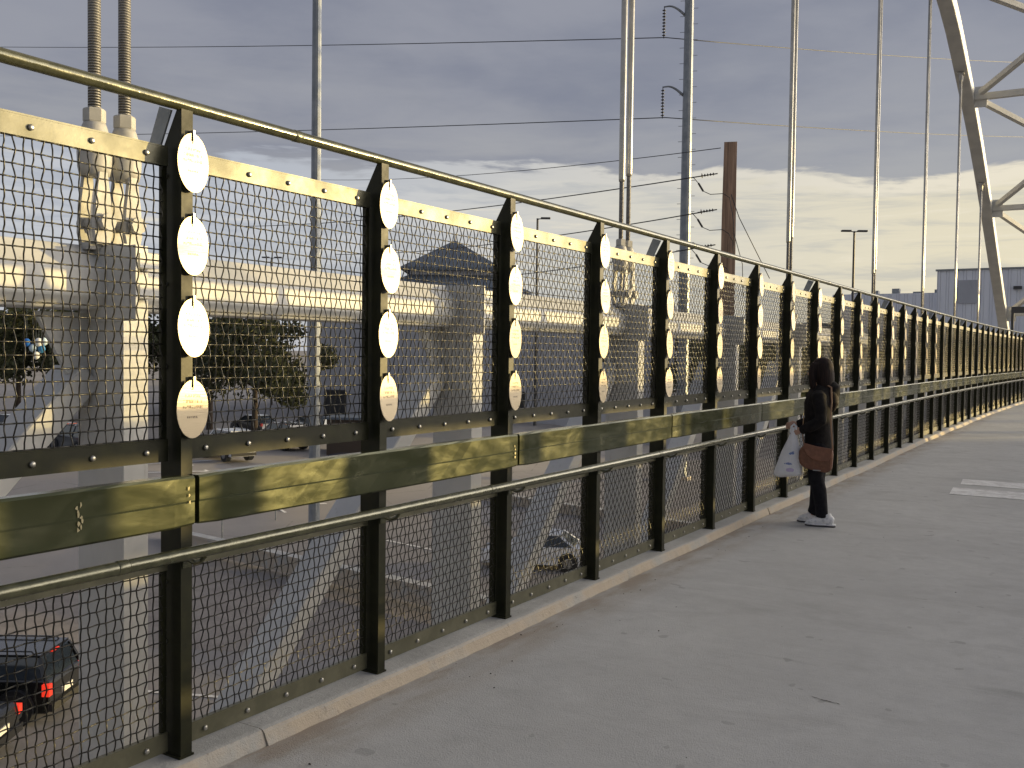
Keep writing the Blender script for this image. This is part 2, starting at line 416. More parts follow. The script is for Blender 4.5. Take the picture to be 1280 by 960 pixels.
# kerb the fence stands on
random.seed(3)
kerb_root = setp(empty('kerb'), kind='structure')
yb = -4.0
while yb < YEND:
    ln = 3.34; bm = NB(); kp = None; nseg = 60 if yb < 16 else 10
    for i in range(nseg + 1):
        y = yb + .0012 + (ln - .0024) * i / nseg; w = (random.random() - .5)
        wob = .006 * sin(y * 1.9) + .0045 * w + .006 * (int((yb + 4) / 3.34) % 3 - 1)
        pr = [(-.25, -.2), (-.25, -.012), (-.236, 0), (.050 + wob * .6, 0), (.068 + wob * .8, -.004), (.078 + wob, -.014), (.088 + wob * 1.1, -.036), (.100 + wob * 1.5, -.059), (.102 + wob * 1.5, -.2)]
        ring = [bm.verts.new(pt(y, a, b)) for a, b in pr]
        if kp:
            for k in range(len(pr) - 1): bm.faces.new((kp[k], ring[k], ring[k + 1], kp[k + 1]))
        else: bm.faces.new(ring[::-1])
        kp = ring
    bm.faces.new(kp)
    bmesh.ops.recalc_face_normals(bm, faces=bm.faces[:])
    mk('kerb_section', bm, M_KERB, kerb_root)
    yb += ln
# worn white bars
for y0, y1, x0, nm in ((11.93, 12.57, 1.34, 0), (12.93, 13.50, 1.34, 1)):
    bm = NB(); n = 24; vs = []
    for i in range(n + 1):
        x = x0 + (4.0) * i / n; j = (random.random() - .5) * .02
        vs.append((bm.verts.new((x + (.04 if i == 0 else 0), y0 + j, -.056)), bm.verts.new((x, y1 + j, -.056))))
    for a, b in zip(vs, vs[1:]): bm.faces.new((a[0], b[0], b[1], a[1]))
    setp(mk('painted_bar', bm, M_WPAINT), kind='structure')
# grit and cracks
M_CRACK = mat('crack', (.07, .065, .055), .9)
def crack(pts):
    bm = NB(); prev = None
    for i, (x, y) in enumerate(pts):
        w = .0012 + .0035 * random.random() * (0 < i < len(pts) - 1)
        a = bm.verts.new((x, y - w, -.0572)); b = bm.verts.new((x, y + w, -.0572))
        if prev: bm.faces.new((prev[0], a, b, prev[1]))
        prev = (a, b)
    setp(mk('pavement_crack', bm, M_CRACK), kind='structure')
for (xa, ya, L) in ((1.72, 14.9, .5), (1.75, 4.44, .14)):
    p = []; y = ya
    for i in range(16): y += (random.random() - .5) * .012; p.append((xa + L * i / 15, y))
    crack(p)
bm = NB()
for i in range(90):
    y = 2.2 + 16 * random.random() ** 1.4; x = .12 + (.25 * random.random() if random.random() < .5 else 3.2 * random.random()); s = .0018 + .004 * random.random() ** 2
    c = Vector((x, y, -.06 + s * .4)); 
    v = [bm.verts.new(c + Vector((cos(a) * s * (.6 + random.random()), sin(a) * s * (.6 + random.random()), 0))) for a in (0, 1.6, 3.1, 4.7)]
    t_ = bm.verts.new(c + Vector((0, 0, s)))
    for k in range(4): bm.faces.new((v[k], v[(k + 1) % 4], t_))
setp(mk('grit', bm, M_CRACK), kind='stuff')

# ------------------------------------------------------------------ the mesh fence
fence = empty('mesh_fence', label='dark green steel fence with crimped wire mesh panels along the left side of the walkway', cat='fence')
# post: web plate with tapered top and a front flange
bm = NB()
prism(bm, [(-.088, 0.0), (.018, 0.0), (.018, 2.352), (-.004, 2.352), (-.086, 2.205), (-.088, 2.20)], -.020, -.008)
prism(bm, [(-.088, 0.0), (.018, 0.0), (.018, 2.352), (-.004, 2.352), (-.086, 2.205), (-.088, 2.20)], .008, .020)
box(bm, .0185, .030, -.025, .025, 0.0, 2.352)
box(bm, -.080, -.070, -.0078, .0078, 0.0, 2.18)
box(bm, -.098, .034, -.032, .032, -.004, .008)
post0 = mk('post', bm, M_POST, bevel=.0012)
def bolt_bm(bm, c, ax, r=.011, h=.009):
    c = Vector(c); d = Vector(ax)
    tube(bm, [c, c + d * h * .5, c + d * h * .9, c + d * h], [r, r, r * .75, r * .35], 8)
bm = NB()
for z in (.07, .42, .64, 1.13, 1.43, 1.73, 2.12): bolt_bm(bm, (-.058, -.0205, z), (0, -1, 0), .0095)
post_bolts0 = mk('bolts', bm, M_BOLT, smooth=True); post_bolts0['kind'] = 'stuff'
# wire mesh of a panel
def wires(z0, z1, y0, y1, py=.0320, pz=.0425, r=.0027, n=5, amp=.0046):
    bm = NB()
    ny = int((y1 - y0) / py); nz = int((z1 - z0) / pz); oy = (y1 - y0 - (ny - 1) * py) / 2; oz = (z1 - z0 - (nz - 1) * pz) / 2
    for i in range(ny):
        y = y0 + oy + i * py; pts = []; j = (random.random() - .5) * .003
        m = nz * 2 + 2
        for k in range(m + 1):
            z = z0 + oz + (k - 1) * pz / 2 - pz / 2 * 0; z = min(max(z, z0), z1)
            ph = (k - 1) / 2; s = cos(pi * (ph + i)) if True else 0
            pts.append((amp * s * 1.25, y + j + amp * .55 * sin(pi * ph * 1.0 + i), z))
        tube(bm, pts, r, n, False)
    for k in range(nz):
        z = z0 + oz + k * pz; pts = []; j = (random.random() - .5) * .003
        for i in range(ny * 2 + 2):
            y = min(max(y0 + oy + (i - 1) * py / 2, y0), y1); ph = (i - 1) / 2
            pts.append((-amp * .8 * cos(pi * (ph + k)), y, z + j))
        tube(bm, pts, r, n, False)
    return bm
PW = S - .075
random.seed(5)
wu0 = mk('wire_mesh', wires(1.13, 2.19, -PW / 2, PW / 2), M_WIRE, smooth=True); wu0['kind'] = 'stuff'
wl0 = mk('wire_mesh', wires(.05, .72, -PW / 2, PW / 2), M_WIRE, smooth=True); wl0['kind'] = 'stuff'
PX = -.036
def strip(z0, z1, name, m, folded=0):
    bm = NB(); box(bm, .004, .011, -PW / 2 + .001, PW / 2 - .001, z0, z1); box(bm, -.011, -.004, -PW / 2 + .001, PW / 2 - .001, z0, z1)
    if folded: box(bm, -.0112, .0112, -PW / 2 + .001, PW / 2 - .001, z1 + .0005, z1 + .006)
    return mk(name, bm, m, bevel=.001)
up_top0 = strip(2.150, 2.215, 'top_strip', M_STRIP, 1); up_bot0 = strip(1.088, 1.163, 'bottom_strip', M_POST, 1)
lo_top0 = strip(.690, .745, 'top_strip', M_STRIP, 1); lo_bot0 = strip(.022, .088, 'bottom_strip', M_STRIP, 1)
bm = NB(); bolt_bm(bm, (0, 0, 0), (1, 0, 0), .0105, .010); bolt0 = mk('bolt', bm, M_BOLT, smooth=True)
BY = [(-2 + k) * PW * .205 for k in range(5)]
def bolts_joined(zs):
    bm = NB()
    for z in zs:
        for y in BY: bolt_bm(bm, (.0115, y, z), (1, 0, 0), .0105, .010)
    o = mk('bolts', bm, M_BOLT, smooth=True); o['kind'] = 'stuff'; return o
bu0 = bolts_joined((2.182, 1.125)); bl0 = bolts_joined((.055,))
# a side angle at each end of a panel
bm = NB(); box(bm, -.010, .0035, -.0115, .0115, 1.165, 2.148); side_u0 = mk('side_bar', bm, M_POST)
bm = NB(); box(bm, -.010, .0035, -.0115, .0115, .09, .688); side_l0 = mk('side_bar', bm, M_POST)
bm = NB(); # outrigger plate behind every fourth post
prism(bm, [(-.094, 2.20), (-.150, 2.225), (-.085, 2.372), (-.020, 2.352)], -.030, -.022)
prism(bm, [(-.094, 2.20), (-.150, 2.225), (-.150, 2.218), (-.094, 2.192)], -.030, .022)
plate0 = mk('end_plate', bm, M_PLATE, bevel=.001)

NP0, NP1 = -3, 54
PROTO_USED = set()
def use(src, parent, loc, rz=0.0):
    if src.name not in PROTO_USED:
        PROTO_USED.add(src.name); src.parent = parent; src.location = loc; src.rotation_euler = (0, 0, rz); return src
    return inst(src, parent, loc, rz)
order = sorted(range(NP0, NP1), key=lambda n: abs(n))
for n in order:
    y = Y0 + n * S; p = pt(y, 0, 0); a = ang(y)
    o = use(post0, fence, p, a)
    use(post_bolts0, o, (0, 0, 0))
    if n % 4 == 0: use(plate0, o, (0, 0, 0))
for n in order:
    y = Y0 + (n + .5) * S; p = pt(y, PX, 0); a = ang(y)
    pu = empty('upper_panel', p, a); pu.parent = fence
    use(wu0, pu, (0, 0, 0)); use(up_top0, pu, (0, 0, 0)); use(up_bot0, pu, (0, 0, 0))
    for q in (-1, 1): use(side_u0, pu, (0, q * (PW / 2 - .0125), 0)); 
    pl = empty('lower_panel', p, a); pl.parent = fence
    use(wl0, pl, (0, 0, 0)); use(lo_top0, pl, (0, 0, 0)); use(lo_bot0, pl, (0, 0, 0))
    for q in (-1, 1): use(side_l0, pl, (0, q * (PW / 2 - .0125), 0))
    if -1 <= n < 4:
        for yy in BY:
            for z in (2.182, 1.125): use(bolt0, pu, (.0115, yy, z))
            use(bolt0, pl, (.0115, yy, .055))
    else:
        use(bu0, pu, (0, 0, 0)); use(bl0, pl, (0, 0, 0))
# beams, two bays each
random.seed(11)
n = NP0 + 1
while n < NP1 - 1:
    ya, yb_ = Y0 + n * S + .010, Y0 + (n + 2) * S - .010
    bm = NB(); kp = None; ns = 24 if n < 6 else 6
    for i in range(ns + 1):
        y = ya + (yb_ - ya) * i / ns
        d = [(.0016 * (random.random() - .5)) if 0 < i < ns else 0 for _ in range(6)]
        end = .004 if i in (0, ns) else 0
        pr = [(.034, .868), (.040, .861 + end), (.082 + d[0] - end, .861 + end), (.090 + d[1] - end, .869 + end), (.089 + d[2] - end, .946), (.0905 + d[3] - end, .953), (.0900 + d[4] - end, 1.036 - end), (.084 + d[5] - end, 1.045 - end), (.040, 1.045 - end), (.034, 1.038)]
        ring = [bm.verts.new(pt(y, a, b)) for a, b in pr]
        if kp:
            for k in range(len(pr)): bm.faces.new((kp[k], ring[k], ring[(k + 1) % len(pr)], kp[(k + 1) % len(pr)]))
        else: bm.faces.new(ring)
        kp = ring
    bm.faces.new(kp[::-1]); bmesh.ops.recalc_face_normals(bm, faces=bm.faces[:])
    o = mk('mid_beam', bm, M_BEAM, fence)
    n += 2
# scuffs on the beam
M_SCUFF = mat('bare_scuff', (.33, .29, .17), .5, .3)
rs = random.Random(8)
beams = [o for o in fence.children if o.name.startswith('mid_beam')]
for (yy, zz, hh, ww, nn) in ((1.87, .955, .080, .020, 9), (2.30, .975, .05, .006, 3), (4.52, .95, .06, .010, 4)):
    bmx = min(beams, key=lambda o: min(abs(v.co.y - yy) for v in o.data.vertices))
    bm = NB()
    for k in range(nn):
        cy = yy + ww * (rs.random() - .5); cz = zz + hh * (k / max(nn - 1, 1) - .5)
        n_ = 6; v = [bm.verts.new((.0938, cy + .006 * (.3 + rs.random()) * cos(q * 1.047), cz + .009 * (.3 + rs.random()) * sin(q * 1.047))) for q in range(n_)]
        bm.faces.new(v)
    mk('scuff', bm, M_SCUFF, bmx)['kind'] = 'stuff'
# handrails
def rail(name, x, z, r, m, seg=16):
    bm = NB(); tube(bm, [pt(-1.5 + i * .8, x, z) for i in range(int((YEND + 1.5) / .8))], r, seg); return mk(name, bm, m, fence, smooth=True)
top = rail('handrail', .0, 2.374, .0228, M_RAIL)
low_r = rail('lower_rail', .125, .775, .0235, M_RAIL)
for r_, x, z, rr, y00 in ((top, 0, 2.374, .0246, 2.92), (low_r, .125, .775, .0252, 2.0)):
    y = y00; 
    while y < 40:
        bm = NB(); tube(bm, [pt(y - .022, x, z), pt(y - .018, x, z), pt(y + .018, x, z), pt(y + .022, x, z)], [rr - .0015, rr, rr, rr - .0015], 16)
        mk('collar', bm, M_RAIL, r_, smooth=True); y += S * 4 if z > 1 else S * 2
bm = NB(); tube(bm, [(.030, 0, .735), (.075, 0, .722), (.110, 0, .735), (.125, 0, .752)], .009, 8); box(bm, .0305, .0345, -.02, .02, .70, .77)
br0 = mk('rail_bracket', bm, M_RAIL, smooth=False)
for n in order: use(br0, fence, pt(Y0 + n * S, 0, 0), ang(Y0 + n * S))

# ------------------------------------------------------------------ oval tags hung on the posts
def oval_mesh():
    bm = NB(); N = 40; a, b = .0705, .1055
    outline = []
    for k in range(N + 1):
        t = pi / 2 + .085 + (2 * pi - .17) * k / N
        outline.append((a * cos(t), -b + b * sin(t)))
    # slot for the hook at the top
    outline += [(.0012, -.036), (-.0085, -.036)]
    prism(bm, outline, 0, .0022, 'x')
    return bm
tag0 = mk('oval_tag', oval_mesh(), M_TAG, bevel=0)
bm = NB(); box(bm, -.014, .005, .0015, .0095, -.020, .012); box(bm, -.0145, -.001, -.004, .004, -.034, -.028)
hook0 = mk('hook', bm, M_HOOK, bevel=.0008)
ROW = ['topmost', 'second from the top', 'third from the top', 'lowest']
ORD = ['nearest', 'second nearest', 'third nearest', 'fourth nearest', 'fifth nearest', 'sixth nearest', 'seventh nearest', 'eighth nearest', 'ninth nearest', 'tenth nearest', 'eleventh nearest', 'twelfth nearest', 'thirteenth nearest', 'fourteenth nearest', 'fifteenth nearest', 'sixteenth nearest', 'farthest tagged']
random.seed(21)
first = True
for n in range(17):
    for r in range(4):
        y = Y0 + n * S + .012 + (random.random() - .5) * .008
        z = (2.268, 1.972, 1.677, 1.384)[r]
        if first: o, h, first = tag0, hook0, False
        else: o = inst(tag0); h = inst(hook0)
        o.location = pt(y, .046, z); o.rotation_euler = ((random.random() - .5) * .05, (random.random() - .5) * .05 - .03, (random.random() - .5) * .10 + .03)
        h.parent = o; h.location = (0, 0, 0)
        shine = ['gleaming', 'bright', 'pale gold', 'half shaded, engraved'][r]
        setp(o, label='%s oval metal tag, %s on the %s fence post' % (shine, ROW[r], ORD[n]), cat='tag', group='oval metal tags hung on the fence posts')

# ------------------------------------------------------------------ unseen far side of the walkway, shaped to throw the long shade
def barrier():
    t = empty('shade_barrier', (5.42, 0, 0), label='unseen concrete and steel barrier right of the walkway, slotted to shape the shade', cat='barrier')
    bm = NB(); box(bm, 0, .28, -8, 24.4, -.42, .77); mk('concrete_base', bm, M_KERB, t, bevel=.02)
    bm = NB(); box(bm, .06, .12, -8, 24.4, 1.06, 1.43); mk('solid_panel', bm, M_STEEL, t)
    bm = NB(); box(bm, .06, .12, -8, 24.4, 1.72, 1.91); mk('top_panel', bm, M_STEEL, t)
    shade_bands = [(0.2, .9), (1.7, 2.03), (2.50, 2.68), (3.20, 3.78), (4.68, 4.84), (5.40, 6.02), (7.25, 7.95), (8.9, 9.3), (10.2, 11.0), (12.2, 12.5), (13.4, 14.2), (15.5, 15.9), (17, 17.8)]
    for a_, b_ in shade_bands:
        bm = NB(); box(bm, .055, .115, a_ + 5.36, b_ + 5.36, 1.432, 1.718); mk('shade_plate', bm, M_STEEL, t, bevel=.004)  # added to block sun in the slot and band the fence beam with shade
    bm = NB(); box(bm, .05, .13, -8, 24.4, .86, .91); mk('bottom_rail', bm, M_STEEL, t)
    bm = NB(); tube(bm, [(.1, -8, 2.46), (.1, 80, 2.46)], .021, 8); mk('handrail', bm, M_RAIL, t)
    bm = NB(); box(bm, .05, .11, 24.6, 80, .86, 1.04); mk('mid_beam', bm, M_BEAM, t)
    bm = NB(); box(bm, -.1, .28, 24.45, 80, -.42, -.07); mk('deck_edge', bm, M_KERB, t)
    bm = NB(); box(bm, -.06, .10, -.07, .07, -.1, 2.44); p = mk('post', bm, M_POST, t)
    bm = NB(); box(bm, .10, .14, -.02, .02, .78, 1.90); q = mk('post', bm, M_POST, t); 
    for k in range(48): inst(p, t, (0, 24.8 + k * S, 0))
    q.location = (0, -7.6, 0)
    for k in range(1, 30): inst(q, t, (0, -7.6 + k * S, 0))
barrier()

# ------------------------------------------------------------------ the tied truss arch
HY = [4.36, 12.96, 21.6, 30.75, 39.9, 49.2, 58.7]
def truss(side, label):
    """side -1: the one seen beyond the fence; +1: its twin on the far side of the bridge"""
    cx = -3.225 if side < 0 else 13.0
    f = -side                                    # direction of the walkway
    t = empty('bridge_truss', (cx, 0, 0), label=label, cat='bridge')
    def X(a): return a * f
    def bx(bm, a0, a1, y0, y1, z0, z1):
        p, q = sorted((X(a0), X(a1))); box(bm, p, q, y0, y1, z0, z1)
    cols = [4.37 + 4.325 * k for k in range(-3, 17)]
    # top chord in lengths between the uprights
    for ya, yb_ in zip(cols, cols[1:]):
        bm = NB(); prism(bm, [(X(q), w) for q, w in ((.12, 1.85), (.12, 2.03), (-.08, 2.215), (-.30, 2.215), (-.37, 2.03), (-.37, 1.85), (-.30, 1.76), (.05, 1.76))], ya + .101, yb_ - .101)
        mk('top_chord', bm, M_STEEL, t, bevel=.008)
        bm = NB(); bx(bm, -.2, .2, ya + .106, yb_ - .106, -2.9, -2.45); mk('bottom_chord', bm, M_STEEL, t, bevel=.012)
    for y in cols:
        bm = NB(); bx(bm, -.24, .275, y - .10, y + .10, -2.9, 2.215); c = mk('upright', bm, M_STEEL, t, bevel=.006)
        bm = NB(); bx(bm, -.10, .43, y - .118, y - .102, 1.68, 2.20); mk('stiffener', bm, M_STEEL, c, bevel=.003)
        bm = NB(); bx(bm, .277, .40, y - .06, y + .095, 2.05, 2.15); bx(bm, .277, .40, y - .06, y + .095, 1.84, 1.93); o = mk('lugs', bm, M_STEEL, c, bevel=.004); o['kind'] = 'stuff'
        bm = NB(); prism(bm, [(y - .103, 1.02), (y - .103, 1.739), (y - .50, 1.739)], X(-.16), X(-.12), 'x'); mk('gusset', bm, M_STEEL, c)
        bm = NB()
        for zz in (1.86, 1.93, 2.05, 2.12):
            for yy in (-.05, .05): tube(bm, [(X(.276), y + yy, zz), (X(.292), y + yy, zz)], .016, 6)
        o = mk('bolts', bm, M_STEEL, c); o['kind'] = 'stuff'
    for ya, yb_ in zip(cols, cols[1:]):
        bm = NB(); a = Vector((X(-.22), yb_ - .115, 1.30)); b = Vector((X(-.22), ya + .06, -2.95))
        beambox(bm, a, b, .34, .20, (0, 0, 1)); mk('diagonal', bm, M_STEEL, t, bevel=.01)
    # arch rib
    raw = [(36, 17.2), (44.2, 16.4), (49.6, 14.9), (54.5, 13.2), (59.2, 11.2), (65.9, 7.95), (74.3, 3.85), (83, -.6)]
    pts = sorted([(72 - y, z) for y, z in raw[1:]] + raw)
    dens = []
    for i in range(len(pts) - 1):
        for k in range(3):
            s = k / 3; p0 = pts[max(i - 1, 0)]; p1 = pts[i]; p2 = pts[i + 1]; p3 = pts[min(i + 2, len(pts) - 1)]
            cr = lambda a, b, c, d: .5 * (2 * b + (c - a) * s + (2 * a - 5 * b + 4 * c - d) * s * s + (3 * b - a - 3 * c + d) * s ** 3)
            dens.append((cr(p0[0], p1[0], p2[0], p3[0]), cr(p0[1], p1[1], p2[1], p3[1])))
    dens.append(pts[-1])
    bm = NB(); kp = None
    for i, (y, z) in enumerate(dens):
        a = Vector((0, *dens[max(i - 1, 0)])); b = Vector((0, *dens[min(i + 1, len(dens) - 1)])); tt = (b - a).normalized(); nn = Vector((0, -tt.z, tt.y))
        c = Vector((0, y, z)); ring = [bm.verts.new(c + Vector((sx * .29, 0, 0)) + nn * sn * .33) for sx, sn in ((-1, -1), (1, -1), (1, 1), (-1, 1))]
        if kp:
            for k in range(4): bm.faces.new((kp[k], ring[k], ring[(k + 1) % 4], kp[(k + 1) % 4]))
        kp = ring
    bmesh.ops.recalc_face_normals(bm, faces=bm.faces[:])
    mk('arch_rib', bm, M_STEEL, t, bevel=.02)
    def az(y):
        for a, b in zip(dens, dens[1:]):
            if a[0] <= y <= b[0]: return a[1] + (b[1] - a[1]) * (y - a[0]) / (b[0] - a[0])
        return 3
    # hangers in pairs
    for hy in HY:
        zt = az(hy) - .75
        h = empty('hanger', (0, hy, 2.2)); h.parent = t
        for s in (-1, 1):
            dy = s * .122; dx = 0
            bm = NB(); lathe(bm, [(.145, 0.02), (.145, .10), (.135, .55), (.118, .62), (.085, .66)], 20, (dx, dy, 0)) if False else None
            # fork socket: two cheeks below, a bell, a hex nut
            bell = [(.10, .50), (.112, .56), (.116, .66), (.105, .76), (.083, .84), (.074, .865)]
            lathe(bm, bell, 20, (dx, dy, 0)); so_ = mk('socket', bm, M_CAST, h, smooth=True)
            bm = NB(); lathe(bm, [(.070, .867), (.076, .875), (.076, .955), (.068, .965)], 6, (dx, dy, 0)); mk('nut', bm, M_CAST, h)
            bm = NB()
            for q in (-1, 1): prism(bm, [(dy - .035, .52), (dy - .065, .30), (dy - .075, .10), (dy - .055, .015), (dy + .055, .015), (dy + .075, .10), (dy + .065, .30), (dy + .035, .52)], X(q * .085 - .018), X(q * .085 + .018), 'x')
            mk('fork', bm, M_CAST, h, bevel=.006)
            bm = NB(); tube(bm, [(X(-.15), dy, .17), (X(.15), dy, .17)], .042, 14); tube(bm, [(X(.12), dy, .17), (X(.165), dy, .17)], .060, 8); mk('pin', bm, M_CAST, h, smooth=False)
            zth = 1.80 + .12 * (s > 0) if hy > 8 else 2.2
            bm = NB(); tube(bm, [(0, dy, .96), (0, dy, zth)], .033 if hy > 8 else .043, 14); mk('threaded_rod', bm, M_THREAD, h, smooth=True)
            if zt - 2.2 > zth:
                bm = NB(); tube(bm, [(0, dy, zth), (0, dy, zth + .04), (0, dy, zt - 2.2)], [.040, .045, .045], 16); mk('rod', bm, M_ROD, h, smooth=True)
            bm = NB(); tube(bm, [(0, dy, zt - 2.2), (0, dy, zt - 2.2 + .35)], [.06, .10], 10); tube(bm, [(-.14, dy, zt - 2.2 + .36), (.14, dy, zt - 2.2 + .36)], .07, 8); mk('upper_socket', bm, M_CAST, h)
        bm = NB(); box(bm, -.05, .05, -.19, .19, -.02, .03); mk('base_lug', bm, M_CAST, h)
    return t, az
tL, azf = truss(-1, 'left truss and arch of the bridge, grey painted steel with paired hanger rods')
tR, _ = truss(1, 'right truss and arch of the bridge, off the far side of the deck')
# wind bracing between the two arches
BRY = [12.2, 20.5, 42.5, 51.9, 61.6, 73.0]
xl, xr = -3.225 + .295, 13.0 - .295
brace_root = empty('arch_bracing', (xl, 51.9, 0), label='grey steel cross bracing spanning between the two arch ribs', cat='bracing')
def bar(name, p, q, w, h):
    off = Vector((xl, 51.9, 0)); bm = NB(); beambox(bm, Vector(p) - off, Vector(q) - off, w, h); mk(name, bm, M_STEEL, brace_root, bevel=.008)
for i, y in enumerate(BRY):
    z = azf(y); bar('cross_strut', (xl, y, z), (xr, y, z), .30, .30)
    bm = NB(); box(bm, xl - (xl), .55, y - 51.9 - .03, y - 51.9 + .03, z - .5, z + .5); mk('node_plate', bm, M_STEEL, brace_root)
    if i + 1 < len(BRY) and BRY[i + 1] - y < 13:
        y2 = BRY[i + 1]; z2 = azf(y2); ym = (y + y2) / 2; zm = azf(ym); xc = (xl + xr) / 2; ql = (xl + xc) / 2; qr = (xc + xr) / 2
        for (a, b) in (((xl, y, z), (ql, ym, zm)), ((xl, y2, z2), (ql, ym, zm)), ((xc, y, z), (ql, ym, zm)), ((xc, y2, z2), (ql, ym, zm)), ((xc, y, z), (qr, ym, zm)), ((xc, y2, z2), (qr, ym, zm)), ((xr, y, z), (qr, ym, zm)), ((xr, y2, z2), (qr, ym, zm))):
            a = Vector(a); b = Vector(b); d = (b - a).normalized(); bar('diagonal_brace', a + d * .5, b - d * .12, .26, .24)
# outriggers that hold the truss to the deck, low under the walkway
outr = empty('floor_beams', (0, 0, 0), label='row of grey steel floor beams under the walkway', cat='floor beam')
bm = NB(); box(bm, -3.0, 12.7, -.12, .12, -2.9, -2.5); fb0 = mk('floor_beam', bm, M_STEEL, outr)
fb0.location = (0, 4.37 - 4.325 * 2, 0)
for k in range(-1, 17): inst(fb0, outr, (0, 4.37 + 4.325 * k, 0))
bm = NB(); 
for y in range(-6, 78, 4): box(bm, .4, .8, y, y + .4, -2.5, -.43); box(bm, 4.6, 5.0, y, y + .4, -2.5, -.43)
mk('pedestal', bm, M_STEEL, outr)['kind'] = 'stuff'

# ------------------------------------------------------------------ placing things by sight line (real distances)
def at(px, py, dist):
    d = fwd + r2 * ((px - 640) / FPX) - u2 * ((py - 480) / FPX)
    return CAM + d * (dist / sqrt(d.x ** 2 + d.y ** 2))

# poles, lamps, wires
def pole(name, base, h, r0, r1, m, label, cat, sides=12):
    t = empty(name, base, label=label, cat=cat)
    bm = NB(); tube(bm, [(0, 0, 0), (0, 0, h)], [r0, r1], sides); mk('shaft', bm, m, t)
    bm = NB(); tube(bm, [(0, 0, 0), (0, 0, .25)], [r0 * 1.7, r0 * 1.7], 12); mk('base', bm, M_KERB, t)
    return t
p397 = pole('utility_pole', (-22.6, 27.05, -7.5), 23.5, .225, .165, M_GALV, 'tall plain galvanised steel pole rising from the lot behind the first tagged bay', 'pole')
p858 = pole('power_pole', (-22.93, 65.07, -7.5), 37, .44, .31, M_GALV, 'tall grey steel power pole with curved insulator arms and step pegs', 'power pole')
RX = Vector((cos(YAW - .19), sin(YAW - .19), 0))      # image-right at the pole
for z in (26.1, 20.45):
    zl = z + 7.5
    bm = NB(); pts = [(-RX * (.3 + 1.45 * s)) + Vector((0, 0, zl - .6 + .75 * sin(min(s * 1.9, 1.57)) - .1 * s * s)) for s in [k / 8 for k in range(9)]]
    tube(bm, pts, [.10 - .05 * k / 8 for k in range(9)], 8); arm = mk('curved_arm', bm, M_GALV, p858, smooth=True)
    e = pts[-1]; bm = NB(); prof = []
    for k in range(9):
        zz = -.25 - k * .22; prof += [(.03, zz + .07), (.13, zz + .02), (.14, zz - .01), (.03, zz - .05)]
    lathe(bm, [(.03, .05)] + prof + [(.03, prof[-1][1] - .15)], 10, e); mk('insulator', bm, M_INS, arm, smooth=True)
bm = NB()
for k in range(44):
    s = 1 if k % 2 else -1; zz = 12 + k * .55; q = RX * s; tube(bm, [q * .28 + Vector((0, 0, zz)), q * .62 + Vector((0, 0, zz))], .018, 4)
mk('step_pegs', bm, M_GALV, p858)['kind'] = 'stuff'

wp = empty('wooden_pole', (-10.95, 39.65, -7.5), label='thick brown wooden pole with a flat top, leaning slightly', cat='pole')
bm = NB(); pr = []
for k in range(13):
    z = 17.95 * k / 12; w = .40 - .135 * k / 12; pr.append([bm.verts.new((sx * w * (1 + .02 * sin(k * 2.1 + sx)) + .05 * k / 12, sy * w * .8, z)) for sx, sy in ((-1, -1), (1, -1), (1, 1), (-1, 1))])
for a, b in zip(pr, pr[1:]):
    for k in range(4): bm.faces.new((a[k], a[(k + 1) % 4], b[(k + 1) % 4], b[k]))
bm.faces.new(pr[-1]); bm.faces.new(pr[0][::-1]); mk('timber', bm, M_WOOD, wp, bevel=.03)
wp.rotation_euler = (0, 0, YAW - .23)
def wire_thing(name, pts, r, label, cat='cable', group=None):
    bm = NB(); tube(bm, [Vector(p) for p in pts], r, 5); o = mk(name, bm, M_CABLE, smooth=True); return setp(o, label=label, cat=cat, group=group)
def sag(a, b, d, n=14): return [Vector(a).lerp(Vector(b), k / n) - Vector((0, 0, d * 4 * (k / n) * (1 - k / n))) for k in range(n + 1)]
e1 = at(832, 47, 68.9); e2 = at(832, 147, 68.9)
wire_thing('power_line', sag(at(-60, 58, 150), e1, .35) + sag(e1, at(1345, 80, 150), .35)[1:], .035, 'upper overhead power line hung from the top insulator of the steel pole')
wire_thing('power_line', sag(at(-60, 170, 150), e2, .35) + sag(e2, at(1345, 172, 150), .35)[1:], .035, 'middle overhead power line hung from the lower insulator of the steel pole')
W0 = Vector((-10.95, 39.65, 0))
def wps(py): return at(906, py, 40.9)
for k, (pl, pr_, r, lab) in enumerate((((380, 224), (901, 185), .018, 'thin wire reaching the top of the wooden pole'), ((300, 283), (897, 217), .026, 'cable dead-ended high on the wooden pole'), ((420, 318), (896, 262), .026, 'cable dead-ended midway up the wooden pole'), ((480, 352), (894, 306), .026, 'lowest cable dead-ended on the wooden pole'))):
    wire_thing('overhead_cable', sag(at(*pl, 85), at(*pr_, 40.9), .5), r, lab)
    if k:
        px, py = pr_; t = setp(empty('dead_end_insulator', at(px - 1, py, 40.9)), label='small string insulator, %s of three where the cables meet the wooden pole' % ['', 'top', 'middle', 'lowest'][k], cat='insulator')
        ax = (at(px - 22, py + 3.0, 40.9 + .2) - at(px - 1, py, 40.9))
        bm = NB()
        for j in range(5):
            c = ax * (.2 + j * .17); d = ax.normalized(); tube(bm, [c - d * .03, c, c + d * .03], [.03, .07 if j < 4 else .11, .03], 8)
        tube(bm, [ax * 0, ax * 1.1], .012, 5); mk('discs', bm, M_INS, t)
        bm = NB(); q = [at(px - 31 + dx, py + dy, 40.9) - t.location for dx, dy in ((0, 4), (7, 12), (13, 22), (22, 26), (38, 25), (46, 30), (51, 60 if k == 1 else 40), (52, 90 if k == 1 else 60))]
        tube(bm, q, .016, 5); tube(bm, [q[1], q[2]], .045, 6); mk('jumper', bm, M_CABLE, t)
